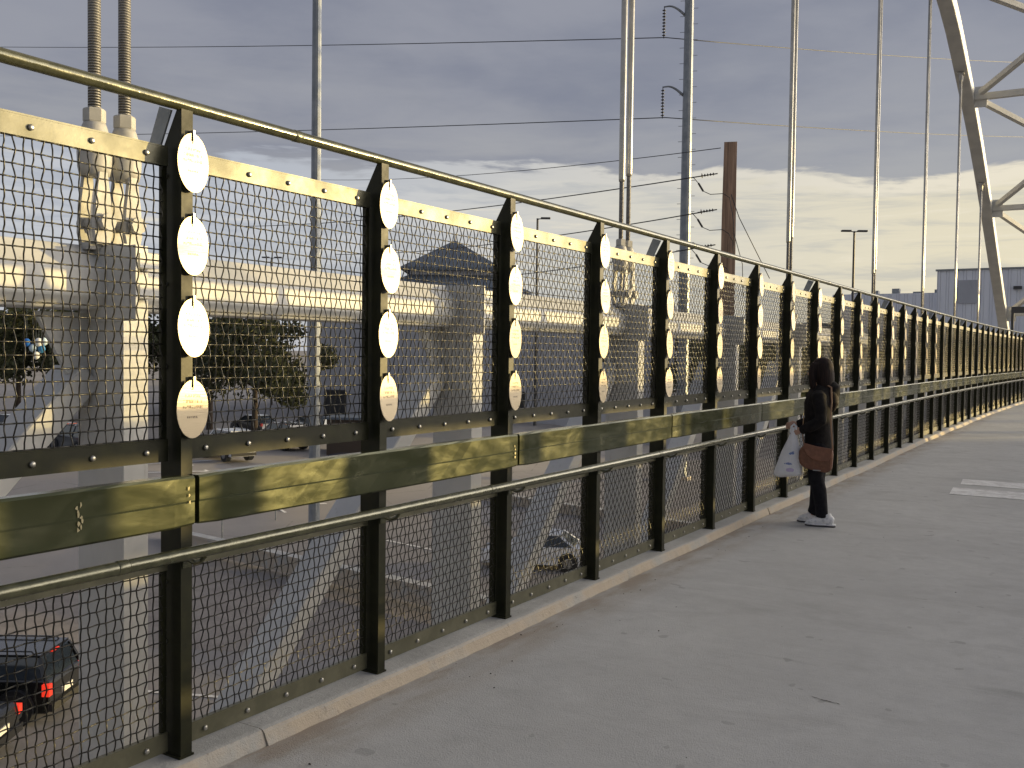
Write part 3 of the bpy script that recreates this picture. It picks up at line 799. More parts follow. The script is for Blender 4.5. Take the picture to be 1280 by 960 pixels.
wire_thing('guy_wire', [at(914, 243, 40.6), at(924, 272, 41), at(938, 300, 41.5), at(962, 348, 42.5)], .018, 'slanting guy wire to the right of the wooden pole')
wire_thing('guy_wire', [at(917, 290, 40.6), at(928, 330, 41), at(929, 370, 41.5)], .016, 'short steep wire down the right of the wooden pole')

def lamp(px, py, dist, heads, label):
    b = at(px, py, dist); z0 = gz(b.x, b.y); t = empty('lamp_post', (b.x, b.y, z0), label=label, cat='lamp post'); H = b.z - z0
    bm = NB(); tube(bm, [(0, 0, 0), (0, 0, H)], [.16, .10], 8); mk('shaft', bm, M_LAMPD, t)
    for s in heads:
        bm = NB(); q = rgt * s; tube(bm, [(0, 0, H - .08), q * .35 + Vector((0, 0, H - .02))], .05, 6); c = q * .75 + Vector((0, 0, H + .02))
        beambox(bm, c - q * .45, c + q * .45, .42, .16); mk('lamp_head', bm, M_LAMPD, t, bevel=.03)
lamp(1068, 289, 95, (-1, 1), 'double-headed lamp post standing against the pale sky on the right')
lamp(672, 273, 90, (1,), 'single-headed dark lamp post seen above the third fence bay')
lamp(340, 322, 120, (-1, 1), 'distant low lamp post behind the truss in the second bay')

# ------------------------------------------------------------------ buildings
def windows(t, rects, face, m=M_GLASS):
    """rects (u0,u1,z0,z1) on the line face=(p,q): frames proud of the wall, panes set in"""
    p, q = Vector(face[0]), Vector(face[1]); d = (q - p).normalized(); nn = Vector((d.y, -d.x, 0))
    for u0, u1, z0, z1 in rects:
        bm = NB(); a = p + d * u0 + nn * .04; b = p + d * u1 + nn * .04
        for (s, e) in ((a + Vector((0, 0, z0)), b + Vector((0, 0, z0))), (a + Vector((0, 0, z1)), b + Vector((0, 0, z1)))): beambox(bm, s, e, .16, .14)
        for s in (a, b): beambox(bm, s + Vector((0, 0, z0)), s + Vector((0, 0, z1)), .14, .16, nn)
        w = mk('window', bm, M_LAMPD, t)
        bm = NB(); c = [a + Vector((0, 0, z0)), b + Vector((0, 0, z0)), b + Vector((0, 0, z1)), a + Vector((0, 0, z1))]
        f1 = [bm.verts.new(v - nn * .015) for v in c]; bm.faces.new(f1); mk('pane', bm, m, w)
A_, B_ = Vector((-66, 72, 0)), Vector((-31.5, 84.5, 0)); d_ = (B_ - A_).normalized(); n_ = Vector((-d_.y, d_.x, 0))
blg = empty('grey_building', (0, 0, 0), label='large plain grey-blue building behind the truss, left of the pyramid roof', cat='building')
bm = NB(); poly = [A_, B_, B_ + n_ * 30, A_ + n_ * 30]; prism(bm, [(v.x, v.y) for v in poly], -8, 5.4, 'z'); mk('wall', bm, M_BWALL, blg)
bm = NB(); prism(bm, [((v - n_ * .3 * (i < 2)).x, (v - n_ * .3 * (i < 2)).y) for i, v in enumerate(poly)], 5.403, 6.0, 'z'); mk('parapet', bm, M_BWALL, blg)
windows(blg, [(2.0, 4.2, -5.2, -2.6), (6.6, 7.6, -.6, 2.2), (14, 15.2, -.2, 2.0), (20, 22.5, -5.2, -2.4), (30, 31.3, -.2, 2.0)], (A_, B_), M_DARK)
tw = empty('pyramid_roof_tower', (-66.5, 98.5, 0), radians(31), label='square tower with a dark slate pyramid roof behind the truss', cat='building')
bm = NB(); box(bm, -5.0, 5.0, -5.0, 5.0, -8, 11.2); mk('wall', bm, M_BWALL, tw)
bm = NB(); v = [bm.verts.new((sx * 6.0, sy * 6.0, 11.1)) for sx, sy in ((-1, -1), (1, -1), (1, 1), (-1, 1))]; v2 = [bm.verts.new((a.co.x, a.co.y, 11.45)) for a in v]; ap = bm.verts.new((0, 0, 15.3))
bm.faces.new(v[::-1])
for k in range(4): bm.faces.new((v[k], v[(k + 1) % 4], v2[(k + 1) % 4], v2[k])); bm.faces.new((v2[k], v2[(k + 1) % 4], ap))
mk('roof', bm, M_ROOFD, tw)
bm = NB(); tube(bm, [(0, 0, 15.2), (0, 0, 16.0)], [.12, .05], 6); mk('finial', bm, M_LAMPD, tw)
bm = NB(); v = [bm.verts.new((sx * 9.5, sy * 9.5, 8.4)) for sx, sy in ((-1, -1), (1, -1), (1, 1), (-1, 1))]; v2 = [bm.verts.new((sx * 5.003, sy * 5.003, 10.6)) for sx, sy in ((-1, -1), (1, -1), (1, 1), (-1, 1))]
for k in range(4): bm.faces.new((v[k], v[(k + 1) % 4], v2[(k + 1) % 4], v2[k]))
bm.faces.new(v[::-1]); mk('skirt_roof', bm, M_ROOFD, tw)
bm = NB(); box(bm, -8.8, 8.8, -8.8, 8.8, -8, 8.39); mk('lower_wall', bm, M_BWALL, tw)
wh = empty('warehouse', (0, 0, 0), label='pale blue-grey ribbed warehouse with a taller block, far end of the bridge', cat='building')
bm = NB(); box(bm, -32, 42, 147, 200, -8, 10.6); mk('low_block', bm, M_SIDING, wh)
bm = NB(); box(bm, -17.6, 42, 146.4, 198, 10.603 - 18.6, 13.55); mk('tall_block', bm, M_SIDING, wh)
bm = NB(); box(bm, -17.8, 42.2, 146.2, 146.75, 13.553, 13.8); mk('parapet', bm, M_PLATE, wh)
bm = NB(); box(bm, -14.9, -12.2, 146.2, 146.38, 9.0, 12.2); mk('door', bm, M_BWALL, wh)
bm = NB(); box(bm, -8.0, -7.0, 145.7, 146.38, 10.8, 11.2); mk('wall_lamp', bm, M_LAMPD, wh)
for k in range(5):
    bm = NB(); box(bm, -30 + k * 2.9, -29 + k * 2.9, 150, 151.2, 10.603, 11.0 + .25 * (k % 3)); mk('roof_vent', bm, M_PLATE, wh)
lb = empty('low_building', (0, 0, 0), label='long low tan building beyond the lot, seen through the middle fence bays', cat='building')
bm = NB(); prism(bm, [(-62, 168), (-34, 168), (-34, 190), (-62, 190)], -8, 6.5, 'z'); mk('wall', bm, M_TAN, lb)
bm = NB(); prism(bm, [(-62.5, 167.4), (-33.5, 167.4), (-33.5, 190.5), (-62.5, 190.5)], 6.503, 7.1, 'z'); mk('roof', bm, M_ROOFD, lb)
windows(lb, [(4 + 5 * k, 7 + 5 * k, -2, 3) for k in range(5)], (Vector((-62, 168, 0)), Vector((-34, 168, 0))))
sh = empty('lot_kiosk', (0, 0, 0), label='small dark brown hut in the lot beside the tall galvanised pole', cat='hut')
b0 = at(442, 520, 66); z0 = gz(b0.x, b0.y)
sh.location = (b0.x, b0.y, z0); sh.rotation_euler = (0, 0, radians(25))
bm = NB(); box(bm, -1.5, 1.5, -1.2, 1.2, 0, 2.5); mk('wall', bm, mat('brown_board', (.06, .045, .035), .8), sh)
bm = NB(); box(bm, -1.75, 1.75, -1.45, 1.45, 2.503, 2.65); mk('roof', bm, M_ROOFD, sh)
# portal frame at the far end of the walk
pf = empty('portal_frame', (0, 0, 0), label='dark steel portal frame at the far end of the walkway, right edge', cat='frame')
fa = at(1266, 388, 60); fa.z = -.06
pf.location = fa
for dx in (0, 2.9):
    bm = NB(); box(bm, dx - .07, dx + .07, -.07, .07, 0, 4.05); mk('leg', bm, M_LAMPD, pf)
bm = NB(); box(bm, -.07, 2.97, -.07, .07, 4.053, 4.4); mk('crossbar', bm, M_LAMPD, pf)
bm = NB(); box(bm, .8, 2.4, -.05, .05, 1.6, 2.4); mk('panel', bm, M_DARK, pf)

# ------------------------------------------------------------------ trees
def tree(base, h, rx, rz, label, m=M_LEAF, leaves=3200, ls=.42, group='trees beyond the lot', trunk=.28, seed=1):
    rnd = random.Random(seed); base = Vector(base); t = empty('tree', base, label=label, cat='tree', group=group)
    bm = NB(); th = h - rz * 1.1
    tube(bm, [(0, 0, -.2), (.1, 0, th * .5), (-.05, .1, th), (0, 0, th + rz * .6)], [trunk, trunk * .75, trunk * .55, trunk * .2], 8)
    cl = []
    for k in range(26):
        a = rnd.random() * 2 * pi; el = rnd.uniform(-.55, .95); rr = rnd.uniform(.40, 1.12)
        c = Vector((cos(a) * rx * rr * sqrt(max(0, 1 - el * el * .8)), sin(a) * rx * rr * sqrt(max(0, 1 - el * el * .8)), h - rz + el * rz * .85)); cl.append((c, rnd.uniform(.18, .42) * min(rx, rz)))
        if k < 9: tube(bm, [(0, 0, th * .8), c * .5 + Vector((0, 0, th * .35)), c], [trunk * .35, trunk * .22, trunk * .07], 5)
    mk('trunk', bm, M_BARK, t, smooth=True)
    cl.append((Vector((0, 0, h - rz)), min(rx, rz) * .6)); me = bpy.data.meshes.new('crown'); V = []; F = []
    for i in range(leaves):
        c, r = rnd.choice(cl); d = Vector((rnd.gauss(0, 1), rnd.gauss(0, 1), rnd.gauss(0, 1))).normalized() * (r * rnd.random() ** .45)
        p = c + d; u = Vector((rnd.gauss(0, 1), rnd.gauss(0, 1), rnd.gauss(0, 1))).normalized(); w = u.orthogonal().normalized(); s = ls * rnd.uniform(.5, 1.1)
        k = len(V); V += [p - u * s * .5, p + w * s * .28, p + u * s * .5, p - w * s * .28]; F.append((k, k + 1, k + 2, k + 3))
    me.from_pydata([tuple(v) for v in V], [], F); me.materials.append(m); o = bpy.data.objects.new('crown', me); COL.objects.link(o); o.parent = t
def tbase(px, dist): 
    b = at(px, 430, dist); return (b.x, b.y, gz(b.x, b.y))
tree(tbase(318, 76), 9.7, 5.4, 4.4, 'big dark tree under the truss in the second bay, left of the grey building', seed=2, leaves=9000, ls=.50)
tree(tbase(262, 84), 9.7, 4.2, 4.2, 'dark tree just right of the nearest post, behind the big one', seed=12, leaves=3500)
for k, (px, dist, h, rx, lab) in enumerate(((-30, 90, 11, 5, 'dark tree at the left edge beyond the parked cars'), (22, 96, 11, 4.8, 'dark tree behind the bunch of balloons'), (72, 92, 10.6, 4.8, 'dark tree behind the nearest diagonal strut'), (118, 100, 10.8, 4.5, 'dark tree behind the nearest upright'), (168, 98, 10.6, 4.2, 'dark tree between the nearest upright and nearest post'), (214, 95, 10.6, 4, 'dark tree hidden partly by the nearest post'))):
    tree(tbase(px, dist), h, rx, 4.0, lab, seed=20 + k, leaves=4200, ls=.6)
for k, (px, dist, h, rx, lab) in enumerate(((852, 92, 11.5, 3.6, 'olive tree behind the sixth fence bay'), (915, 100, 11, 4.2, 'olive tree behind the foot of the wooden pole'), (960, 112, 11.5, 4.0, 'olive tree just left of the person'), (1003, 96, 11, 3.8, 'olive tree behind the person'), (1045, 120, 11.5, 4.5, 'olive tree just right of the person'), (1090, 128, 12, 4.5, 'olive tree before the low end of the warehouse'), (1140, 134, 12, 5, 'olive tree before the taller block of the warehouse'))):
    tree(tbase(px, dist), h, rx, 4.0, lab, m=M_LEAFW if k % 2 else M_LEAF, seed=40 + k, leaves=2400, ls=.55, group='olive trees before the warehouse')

# ------------------------------------------------------------------ vehicles
def car(base, az_deg, paint, label, kind='sedan', lit=False, L=4.6, Wd=1.82, H=1.45, group=None, name='parked_car'):
    """heading azimuth from +Y towards +X; local +Y forward"""
    t = empty(name, base, -radians(az_deg), label=label, cat='car', group=group)
    hw = Wd / 2; suv = kind == 'suv'; h = H
    if suv: pf_ = [(-L/2, .55), (-L/2 + .02, .95), (-L/2 + .08, 1.06), (L/2 - 1.25, 1.08), (L/2 - .2, .98), (L/2, .75), (L/2, .40), (L/2 - .1, .28), (-L/2 + .08, .28), (-L/2, .40)]; gh = [(-L/2 + .10, 1.05), (-L/2 + .30, h - .05), (-L/2 + .5, h), (L/2 - 2.1, h), (L/2 - 1.9, h - .05), (L/2 - 1.15, 1.07)]
    else: pf_ = [(-L/2, .5), (-L/2 + .03, .88), (-L/2 + .12, .98), (-L/2 + .7, 1.0), (L/2 - 1.15, .95), (L/2 - .25, .80), (L/2, .62), (L/2, .32), (L/2 - .1, .22), (-L/2 + .1, .22), (-L/2, .34)]; gh = [(-L/2 + .55, .98), (-L/2 + 1.15, h - .06), (-L/2 + 1.5, h), (L/2 - 2.15, h - .01), (L/2 - 1.95, h - .06), (L/2 - 1.15, .95)]
    def loft(bm, prof, inset_bot, inset_top, zb, zt):
        Lh, Rh = [], []
        for y, z in prof:
            s = (z - zb) / max(zt - zb, .01); w = hw - (inset_bot + (inset_top - inset_bot) * min(max(s, 0), 1)); w -= .10 * (abs(y) / (L / 2)) ** 6
            Lh.append(bm.verts.new((-w, y, z))); Rh.append(bm.verts.new((w, y, z)))
        n = len(prof)
        for i in range(n): bm.faces.new((Lh[i], Lh[(i + 1) % n], Rh[(i + 1) % n], Rh[i]))
        bm.faces.new(Lh[::-1]); bm.faces.new(Rh); bmesh.ops.recalc_face_normals(bm, faces=bm.faces[:])
    bm = NB(); loft(bm, pf_, .0, .06, .6, 1.0); 
    b = mk('body', bm, paint, t, bevel=.035, smooth=False)
    bm = NB(); loft(bm, gh, .07, .24, .98, h); mk('cabin_glass', bm, M_GLASS, t, bevel=.02)
    bm = NB()
    tops = [p for p in gh if p[1] > h - .07]; y0, y1 = tops[0][0], tops[-1][0]
    box(bm, -hw + .23, hw - .23, y0, y1, h - .03, h + .025)
    for sx in (-1, 1):
        for (ya, za), (yb_, zb_) in ((gh[0], gh[1]), (gh[-1], gh[-2]), (((gh[0][0] + gh[-1][0]) / 2, 1.0), ((y0 + y1) / 2, h - .03))):
            beambox(bm, (sx * (hw - .075), ya, za), (sx * (hw - .245), yb_, zb_), .07, .09, (0, 1, 0))
    if suv: 
        for sx in (-1, 1): tube(bm, [(sx * (hw - .33), y0 + .2, h + .025), (sx * (hw - .33), y0 + .25, h + .08), (sx * (hw - .33), y1 - .25, h + .08), (sx * (hw - .33), y1 - .2, h + .025)], .02, 6)
    mk('roof', bm, paint, t)
    for sy in (-1, 1):
        for sx in (-1, 1):
            yc = sy * (L / 2 - .82); r = .34 if not suv else .38
            bm = NB(); tube(bm, [(sx * (hw - .2), yc, r), (sx * (hw + .005), yc, r), (sx * (hw + .02), yc, r)], [r, r, r * .92], 20); w = mk('wheel', bm, M_TYRE, t)
            bm = NB(); tube(bm, [(sx * (hw + .021), yc, r), (sx * (hw + .03), yc, r)], [r * .62, r * .55], 12); mk('rim', bm, M_RIM, w)
            bm = NB(); tube(bm, [(sx * (hw - .3), yc, r + .02), (sx * (hw + .004), yc, r + .02)], [r + .075] * 2, 20); mk('wheel_arch', bm, M_DARK, t)
    for sx in (-1, 1):
        bm = NB(); x0, x1 = sorted((sx * (hw - .03), sx * (hw - .20))); box(bm, x0, x1, -L/2 - .015, -L/2 + .16, .72, .92 if not suv else 1.0); mk('tail_lamp', bm, M_TAIL_ON if lit else M_TAIL, t, bevel=.02)
        bm = NB(); x0, x1 = sorted((sx * (hw - .12), sx * (hw - .45))); box(bm, x0, x1, L/2 - .25, L/2 + .01, .60, .74); mk('headlight', bm, M_RIM, t, bevel=.02)
        bm = NB(); x0, x1 = sorted((sx * (hw - .02), sx * (hw + .17))); box(bm, x0, x1, L/2 - 1.6, L/2 - 1.45, .96, 1.10); mk('mirror', bm, paint, t, bevel=.02)
    bm = NB(); box(bm, -hw + .1, hw - .1, -L/2 - .06, -L/2 + .05, .34, .52); mk('rear_bumper', bm, M_TYRE if suv else paint, t, bevel=.02)
    bm = NB(); box(bm, -.26, .26, -L/2 - .025, -L/2 + .01, .60 if suv else .56, .74 if suv else .70); mk('number_plate', bm, M_NUMP, t)
    if suv and lit:
        bm = NB(); box(bm, -.16, .16, -L/2 + .26, -L/2 + .36, h - .06, h - .02); mk('brake_lamp', bm, M_TAIL_ON, t)
    return t
P_BLK = carpaint('black_car_paint', (.012, .013, .014)); P_SLV = carpaint('silver_car_paint', (.78, .80, .83), .35); P_WHT = carpaint('white_car_paint', (.62, .63, .64)); P_RED = carpaint('red_car_paint', (.25, .04, .025)); P_GRY = carpaint('grey_car_paint', (.11, .115, .12)); P_BLU = carpaint('blue_car_paint', (.025, .035, .07))
car((-20.6, 12.95, -7.488), -121, P_BLK, 'black boxy SUV with roof rails and lit tail lamps, bottom left', 'suv', True, 4.7, 1.9, 1.62, name='suv')
car((-19.2, 10.5, -7.488), -124, P_BLK, 'dark car cut off by the left edge beside the black SUV', 'sedan', True, name='moving_car')
car((-17.3, 34.8, -7.49), -112, P_SLV, 'silver car with red tail lamp behind the third and fourth posts', 'sedan', False, 4.5, 1.8, 1.46)
def rowcar(px, py, dist, az, paint, lab, kind='sedan', H=1.45, g='cars parked in the far lot'):
    b = at(px, py, dist); car((b.x, b.y, gz(b.x, b.y)), az, paint, lab, kind, False, 4.5, 1.8, H, g)
rowcar(283, 500, 62, -75, P_WHT, 'silver SUV parked left of the big dark tree, nearest of its row', 'suv', 1.8)
rowcar(352, 500, 68, -80, P_GRY, 'dark grey SUV parked under the big tree', 'suv', 1.75)
rowcar(318, 500, 80, -80, P_BLK, 'black car parked behind the silver SUV')
rowcar(425, 500, 60, -100, P_BLU, 'blue car parked beside the brown hut')
rowcar(12, 500, 84, -100, P_GRY, 'grey car at the far left under the trees')
rowcar(45, 500, 72, -100, P_BLU, 'dark blue car under the balloons')
rowcar(-20, 500, 70, -95, P_BLK, 'black car at the left frame edge in the far lot')
rowcar(74, 500, 74, -85, P_RED, 'red car seen between the nearest strut and upright')
rowcar(98, 500, 68, -85, P_GRY, 'grey car right of the red car, by the nearest upright', 'suv', 1.75)
rowcar(388, 500, 74, -90, P_BLK, 'black SUV in front of the grey building by the tall pole', 'suv', 1.75)
# sign posts / bollards of the lot
random.seed(9)
for k, (px, py, dist, lab) in enumerate(((278, 560, 44, 'thin pale marker post left of the other in the second bay'), (345, 560, 50, 'thin pale marker post in the middle of the second bay'), (438, 560, 47, 'thin pale marker post near the second nearest fence post'), (553, 585, 40, 'thin pale marker post in the third bay'))):
    b = at(px, py, dist); z0 = gz(b.x, b.y); t = empty('marker_post', (b.x, b.y, z0), label=lab, cat='post')
    bm = NB(); tube(bm, [(0, 0, 0), (0, 0, 2.1)], .035, 8); mk('shaft', bm, M_PLATE, t)
    bm = NB(); box(bm, -.15, .15, -.045, -.037, 1.7, 2.1); mk('sign_plate', bm, M_NUMP, t)

# balloons over the blue car
for k, (px, py, c, nm) in enumerate(((33.5, 428, (.02, .12, .42), 'dark blue'), (48.5, 428, (.78, .78, .72), 'large white'), (41, 435, (.45, .58, .66), 'pale blue'), (52, 436, (.05, .22, .42), 'mid blue'), (45, 444, (.72, .74, .72), 'small white, lowest of the bunch'), (55, 427, (.55, .68, .74), 'light blue, rightmost'))):
    b = at(px, py, 62); r = .21 if k != 1 else .24
    bm = NB(); pr = [(.004, -r * 1.25)] + [(r * sin(a) * (1 if a < 1.7 else .96), -r * 1.12 * cos(a)) for a in [pi * q / 12 for q in range(1, 12)]] + [(.003, r * 1.1)]
    lathe(bm, pr, 16); o = mk('balloon', bm, mat('balloon_rubber_%d' % k, c, .25), smooth=True); o.location = b
    setp(o, label=nm + ' balloon in the bunch above the cars at far left', cat='balloon', group='bunch of balloons')
    bm = NB(); tube(bm, [(0, 0, r * 1.0), (.02, 0, 1.1), (0, .02, 1.9 + .12 * k)], .008, 4); mk('string', bm, M_PLATE, o)

# ------------------------------------------------------------------ the person
def remesh(bm, vox, name, m, parent, smooth_it=6):
    me = bpy.data.meshes.new(name + '_tmp'); bmesh.ops.recalc_face_normals(bm, faces=bm.faces[:]); bm.to_mesh(me); bm.free()
    o = bpy.data.objects.new(name + '_tmp', me); COL.objects.link(o)
    md = o.modifiers.new('r', 'REMESH'); md.mode = 'VOXEL'; md.voxel_size = vox
    ms = o.modifiers.new('s', 'SMOOTH'); ms.iterations = smooth_it; ms.factor = .5
    dg = bpy.context.evaluated_depsgraph_get(); dg.update(); ev = o.evaluated_get(dg)
    nm = bpy.data.meshes.new_from_object(ev); nm.name = name
    bpy.data.objects.remove(o); bpy.data.meshes.remove(me)
    nm.materials.clear(); nm.materials.append(m)
    for p in nm.polygons: p.use_smooth = True
    r = bpy.data.objects.new(name, nm); COL.objects.link(r); r.parent = parent
    return r
def cloth(name, a, b, rough=.9, sc=18):
    return mat(name, rough=rough, spec=.2, build=lambda t, bb, c: (t.put(bb.inputs['Base Color'], t.mix(t.step(t.noise(c, sc, 5, .6), .35, .7), a, b)), bump(t, bb, t.m('ADD', t.noise(t.mapv(c, (1, 1, .6)), 9, 4, .6), t.m('MULTIPLY', t.noise(c, 160, 2), .15)), .012)))
M_SKIN = mat('skin', (.50, .30, .22), .55)
M_HOOD = cloth('black_hoodie', (.010, .009, .009), (.020, .018, .017))
M_TROU = cloth('black_trousers', (.010, .010, .013), (.018, .018, .022))
M_HAIR = mat('dark_hair', rough=.75, spec=.2, build=lambda t, b, c: (t.put(b.inputs['Base Color'], t.mix(t.step(t.noise(t.mapv(c, (30, 30, 2)), 3, 3), .3, .7), (.008, .006, .006), (.028, .017, .014))), bump(t, b, t.noise(t.mapv(c, (30, 30, 2)), 3, 3), .006)))
M_SHOE = mat('white_shoe', rough=.6, build=lambda t, b, c: t.put(b.inputs['Base Color'], t.mix(t.step(t.noise(c, 22, 3), .5, .62), (.82, .82, .82), (.62, .63, .65))))
M_SOLE = mat('shoe_sole', (.05, .05, .055), .7)
per = empty('person', (.63, 9.02, -.06), radians(97), label='person in black hooded top, black trousers and white trainers, facing the fence', cat='person')
per.scale = (.955,) * 3
# local axes: x right of the person, y forward, z up (1.60 m tall)
bm = NB()
tube(bm, [(0, .0, .78), (0, .0, .90), (0, .01, 1.02), (0, .015, 1.15), (0, .0, 1.26), (0, -.012, 1.315)], [.13, .15, .125, .145, .15, .09], 16, ell=[.09, .105, .085, .10, .09, .06])
tube(bm, [(0, -.012, 1.28), (0, .0, 1.36), (0, .012, 1.43)], [.058, .050, .052], 12)
# head: skull and jaw
tube(bm, [(0, .02, 1.375), (0, .035, 1.405), (0, .022, 1.45), (0, .008, 1.50), (0, -.002, 1.55), (0, -.004, 1.585), (0, -.004, 1.600)], [.030, .052, .068, .074, .070, .048, .015], 16, ell=[.04, .066, .082, .092, .088, .062, .02])
tube(bm, [(0, .095, 1.485), (0, .112, 1.455), (0, .108, 1.445)], [.009, .015, .011], 8)       # nose
tube(bm, [(-.022, .098, 1.425), (0, .104, 1.427), (.022, .098, 1.425)], [.004, .008, .004], 8)       # mouth
for s in (-1, 1):
    tube(bm, [(s * .072, -.005, 1.445), (s * .080, -.010, 1.475), (s * .076, -.008, 1.50)], [.008, .014, .010], 8)   # ears
    # legs
    tube(bm, [(s * .085, .0, .86), (s * .088, .005, .68), (s * .085, .012, .47), (s * .083, -.008 + .02 * s, .32), (s * .082, -.0 + .045 * s, .10), (s * .082, .01 + .05 * s, .05)], [.085, .078, .054, .052, .036, .036], 12)
    tube(bm, [(s * .082, -.04 + .05 * s, .035), (s * .084, .05 + .05 * s, .032), (s * .09, .12 + .05 * s, .025)], [.030, .030, .018], 10)
# arms: left arm bent forward holding the carrier bag, right arm reaching toward the rail
LA = [(-.165, -.005, 1.255), (-.20, -.03, 1.13), (-.205, -.035, 1.02), (-.20, .05, .965), (-.185, .135, .925), (-.18, .165, .915)]
RA = [(.165, -.005, 1.255), (.195, .01, 1.13), (.20, .03, 1.02), (.18, .13, .98), (.15, .22, .955), (.145, .25, .95)]
for A in (LA, RA):
    tube(bm, A, [.052, .044, .038, .034, .025, .024], 10)
    w = Vector(A[-1]); d = (w - Vector(A[-2])).normalized()
    tube(bm, [w - d * .01, w + d * .03, w + d * .065], [.018, .022, .020], 10, ell=[.026, .036, .034])
    for i, (off, ln) in enumerate(((-.026, .058), (-.009, .066), (.009, .062), (.025, .050))):
        b0 = w + d * .06 + Vector((0, 0, off)); tube(bm, [b0, b0 + d * ln * .4 + Vector((.006, 0, 0)), b0 + d * ln * .45 + Vector((.028, 0, -.004)), b0 + d * ln * .1 + Vector((.038, 0, -.006))], [.0085, .0082, .0078, .0065], 8)
    tube(bm, [w + Vector((.0, 0, .022)), w + d * .030 + Vector((.022, 0, .036)), w + d * .058 + Vector((.036, 0, .022))], [.011, .0095, .0078], 8)
body = remesh(bm, .0075, 'body', M_SKIN, per, 3)
for s in (-1, 1):
    bm = NB(); lathe(bm, [(.002, -.009), (.0075, -.006), (.0095, 0), (.0075, .006), (.002, .009)], 10, (s * .027, .082, 1.492)); mk('eye', bm, M_DARK, per, smooth=True)
# hooded top
bm = NB()
tube(bm, [(0, .0, .73), (0, .0, .78), (0, .005, .92), (0, .012, 1.05), (0, .015, 1.17), (0, -.002, 1.27), (0, -.02, 1.335), (0, -.01, 1.365)], [.150, .172, .168, .165, .178, .165, .10, .075], 20, ell=[.120, .138, .132, .130, .135, .118, .085, .07])
tube(bm, [(-.05, -.085, 1.30), (0, -.125, 1.285), (.05, -.085, 1.30)], [.045, .062, .045], 12)
tube(bm, [(0, -.06, 1.20), (0, -.095, 1.26), (0, -.105, 1.33), (0, -.07, 1.38)], [.06, .085, .08, .05], 12)   # hood lying on the back
for A in (LA, RA): tube(bm, [Vector(A[0]) * .9 + Vector((0, 0, .126))] + A[:-1] + [Vector(A[-1]) - Vector((0, .012, -.003))], [.060, .070, .062, .058, .054, .044, .036], 14)
remesh(bm, .010, 'hooded_top', M_HOOD, per, 5)
bm = NB()
tube(bm, [(0, 0, .70), (0, 0, .80), (0, 0, .90)], [.158, .162, .14], 18, ell=[.118, .122, .11])
for s in (-1, 1): tube(bm, [(s * .082, .0, .80), (s * .086, .004, .64), (s * .084, .018, .48), (s * .083, -.002 + .02 * s, .34), (s * .083, -.006 + .04 * s, .16), (s * .082, .0 + .047 * s, .10), (s * .082, .004 + .05 * s, .085)], [.098, .092, .072, .068, .058, .062, .052], 14)
remesh(bm, .010, 'trousers', M_TROU, per, 4)
# hair, long and loose down the back
bm = NB()
tube(bm, [(0, -.03, 1.30), (0, -.045, 1.36), (0, -.034, 1.43), (0, -.020, 1.50), (0, -.012, 1.56), (0, -.010, 1.600), (0, -.008, 1.618)], [.080, .094, .096, .094, .085, .055, .018], 18, ell=[.065, .082, .094, .100, .098, .070, .02])
tube(bm, [(.0, -.06, 1.36), (-.03, -.115, 1.27), (-.04, -.135, 1.18), (-.03, -.12, 1.10)], [.075, .070, .050, .018], 12, ell=[.04, .05, .04, .015])
for s in (-1, 1): tube(bm, [(s * .06, .05, 1.56), (s * .080, .070, 1.50), (s * .080, .072, 1.42), (s * .078, .06, 1.34), (s * .075, .05, 1.28)], [.032, .034, .034, .030, .012], 10)
remesh(bm, .009, 'hair', M_HAIR, per, 3)
for s in (-1, 1):
    off = (-.035 if s < 0 else .065)
    sh_ = empty('shoe', (s * .086, off - .02, 0), radians(4 * -s)); sh_.parent = per
    bm = NB(); tube(bm, [(0, -.105, .055), (0, -.09, .058), (0, -.03, .066), (0, .03, .058), (0, .09, .044), (0, .135, .036), (0, .152, .030)], [.022, .038, .042, .043, .044, .034, .012], 14, ell=[.030, .046, .056, .046, .032, .022, .010])
    tube(bm, [(0, -.05, .06), (0, -.045, .10), (0, -.04, .122)], [.040, .040, .042], 12)
    tube(bm, [(0, .0, .09), (0, -.015, .125)], [.020, .018], 8); remesh(bm, .006, 'upper', M_SHOE, sh_, 2)
    bm = NB(); vs = []
    ol = [(-.036, -.10), (-.018, -.122), (.018, -.122), (.036, -.10), (.038, 0), (.050, .07), (.040, .13), (.012, .160), (-.012, .160), (-.040, .13), (-.048, .07), (-.038, 0)]
    prism(bm, ol, 0.002, .014, 'z'); mk('sole', bm, M_SOLE, sh_, bevel=.003)
    bm = NB(); prism(bm, [(x * 1.02, y * 1.01) for x, y in ol], .0145, .030, 'z'); mk('midsole', bm, M_SHOE, sh_, bevel=.004)
# brown shoulder bag on the left hip
bagp = empty('shoulder_bag', per.location, per.rotation_euler.z, label='brown leather shoulder bag with curved flap worn at the hip', cat='bag')
bagp.scale = per.scale
M_LEA = mat('brown_leather', rough=.5, build=f_paint((.15, .062, .032), (.20, .085, .045), (.4, .6), .003, 30))
M_LEA2 = mat('brown_leather_flap', rough=.45, build=f_paint((.19, .080, .045), (.24, .105, .06), (.38, .55), .003, 30))
def bagplate(x0, x1, pts): 
    bm = NB(); prism(bm, pts, x0, x1, 'x'); return bm
bodyp = [(.150, .74), (.155, .66), (.14, .60), (.08, .565), (-.10, .535), (-.145, .56), (-.155, .70), (-.15, .755), (0, .775), (.10, .80)]
bm = bagplate(-.265, -.185, bodyp); mk('bag_body', bm, M_LEA, bagp, bevel=.014)
flap = [(.105, .81), (.118, .77), (.075, .695), (.02, .655), (-.05, .64), (-.12, .650), (-.145, .70), (-.156, .765), (0, .785)]
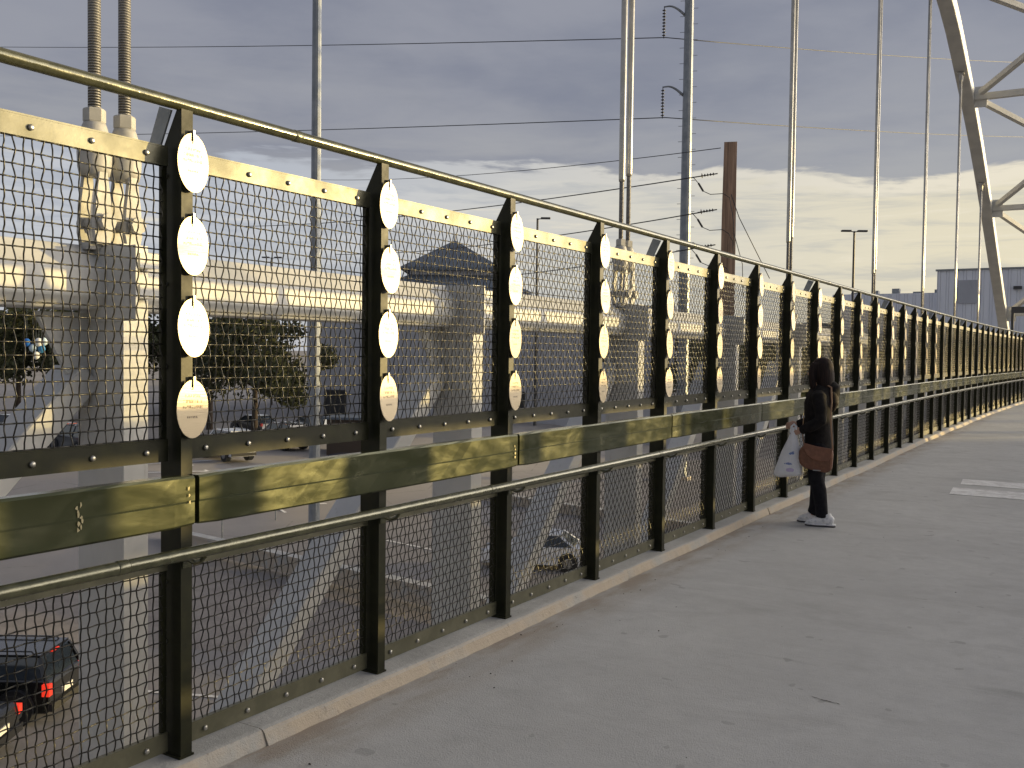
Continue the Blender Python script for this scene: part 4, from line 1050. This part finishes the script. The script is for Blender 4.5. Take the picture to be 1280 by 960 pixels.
bm = bagplate(-.279, -.268, flap); mk('flap', bm, M_LEA2, bagp, bevel=.005)
bm = NB(); st = [(-.225, -.150, .75), (-.212, -.135, .90), (-.198, -.12, 1.05), (-.165, -.125, 1.20), (-.10, -.11, 1.335), (-.03, -.0, 1.392), (.05, .10, 1.30), (.08, .14, 1.18), (.04, .155, 1.05), (-.06, .15, .92), (-.16, .13, .83), (-.215, .11, .79)]
tube(bm, st, .0045, 6, ell=[.008] * len(st)); mk('strap', bm, mat('tan_strap', (.33, .20, .12), .5), bagp)
bm = NB(); box(bm, -.2685, -.2655, -.05, .02, .552, .560); mk('badge', bm, M_RIM, bagp)
# white carrier bag in the left hand
hand = Vector((-.175, .215, .925))
M_BAG = bpy.data.materials.new('carrier_plastic'); M_BAG.use_nodes = True
t = NT(M_BAG.node_tree); b = M_BAG.node_tree.nodes['Principled BSDF']; c = t.node('ShaderNodeTexCoord').outputs['Object']
x, y, z = t.sep(c)
def blob(cy, cz, ry, rz, w=.5):
    dd = t.m('ADD', t.m('POWER', t.m('DIVIDE', t.m('SUBTRACT', y, cy), ry), 2.0), t.m('POWER', t.m('DIVIDE', t.m('SUBTRACT', z, cz), rz), 2.0))
    return t.m('LESS_THAN', t.m('ADD', dd, t.m('MULTIPLY', t.noise(c, 38, 3), w)), 1.0)
base_ = t.mix(t.step(t.noise(c, 14, 4), .4, .7), (.84, .85, .88), (.90, .90, .92))
col = t.mix(t.m('MULTIPLY', blob(.01, -.225, .046, .040, 1.6), .85), base_, (.05, .16, .50))
col = t.mix(t.m('MULTIPLY', blob(.035, -.325, .055, .020, 1.5), .8), col, (.05, .12, .42))
col = t.mix(t.m('MULTIPLY', blob(.02, -.385, .05, .026, .9), .6), col, (.42, .28, .62))
t.put(b.inputs['Base Color'], col); b.inputs['Roughness'].default_value = .35
b.inputs['Transmission Weight'].default_value = .12
bump(t, b, t.noise(t.mapv(c, (1, 1, .35)), 22, 4, .6, .8), .012)
bm = NB(); rnd = random.Random(4)
prof = [(.012, .016, .02), (.020, .018, -.02), (.040, .024, -.07), (.062, .034, -.14), (.085, .045, -.22), (.105, .055, -.31), (.122, .060, -.39), (.130, .058, -.43), (.10, .045, -.445)]
rings = []; N = 28
for (ry, rx_, z_) in prof:
    ring = []
    for k in range(N):
        a = 2 * pi * k / N; f = 1 + .07 * sin(5 * a + z_ * 14) + .05 * sin(9 * a - z_ * 20) + .03 * (rnd.random() - .5)
        zz = z_ + (-.018 if z_ < -.38 and cos(a) > .6 else 0)
        ring.append(bm.verts.new((rx_ * f * sin(a), ry * f * cos(a) + .10 * (-z_ if z_ < 0 else 0) , zz)))
    rings.append(ring)
for a, b2 in zip(rings, rings[1:]):
    for k in range(N): bm.faces.new((a[k], a[(k + 1) % N], b2[(k + 1) % N], b2[k]))
bm.faces.new(rings[0]); bm.faces.new(rings[-1][::-1]); bmesh.ops.recalc_face_normals(bm, faces=bm.faces[:])
cb = mk('carrier_bag', bm, M_BAG, smooth=True)
cb.matrix_world = Matrix.Translation(per.location) @ Matrix.Rotation(per.rotation_euler.z, 4, 'Z') @ Matrix.Scale(.955, 4) @ Matrix.Translation(hand)
setp(cb, label='white plastic carrier bag with blue and purple print in the hand of the person', cat='bag')
bm = NB()
for s in (-1, 1): tube(bm, [(s * .012, -.03, -.03), (s * .020, -.02, .03), (s * .01, 0, .052), (s * .020, .02, .03), (s * .012, .03, -.03)], .0035, 6, ell=[.010] * 5)
mk('handle', bm, M_BAG, cb)
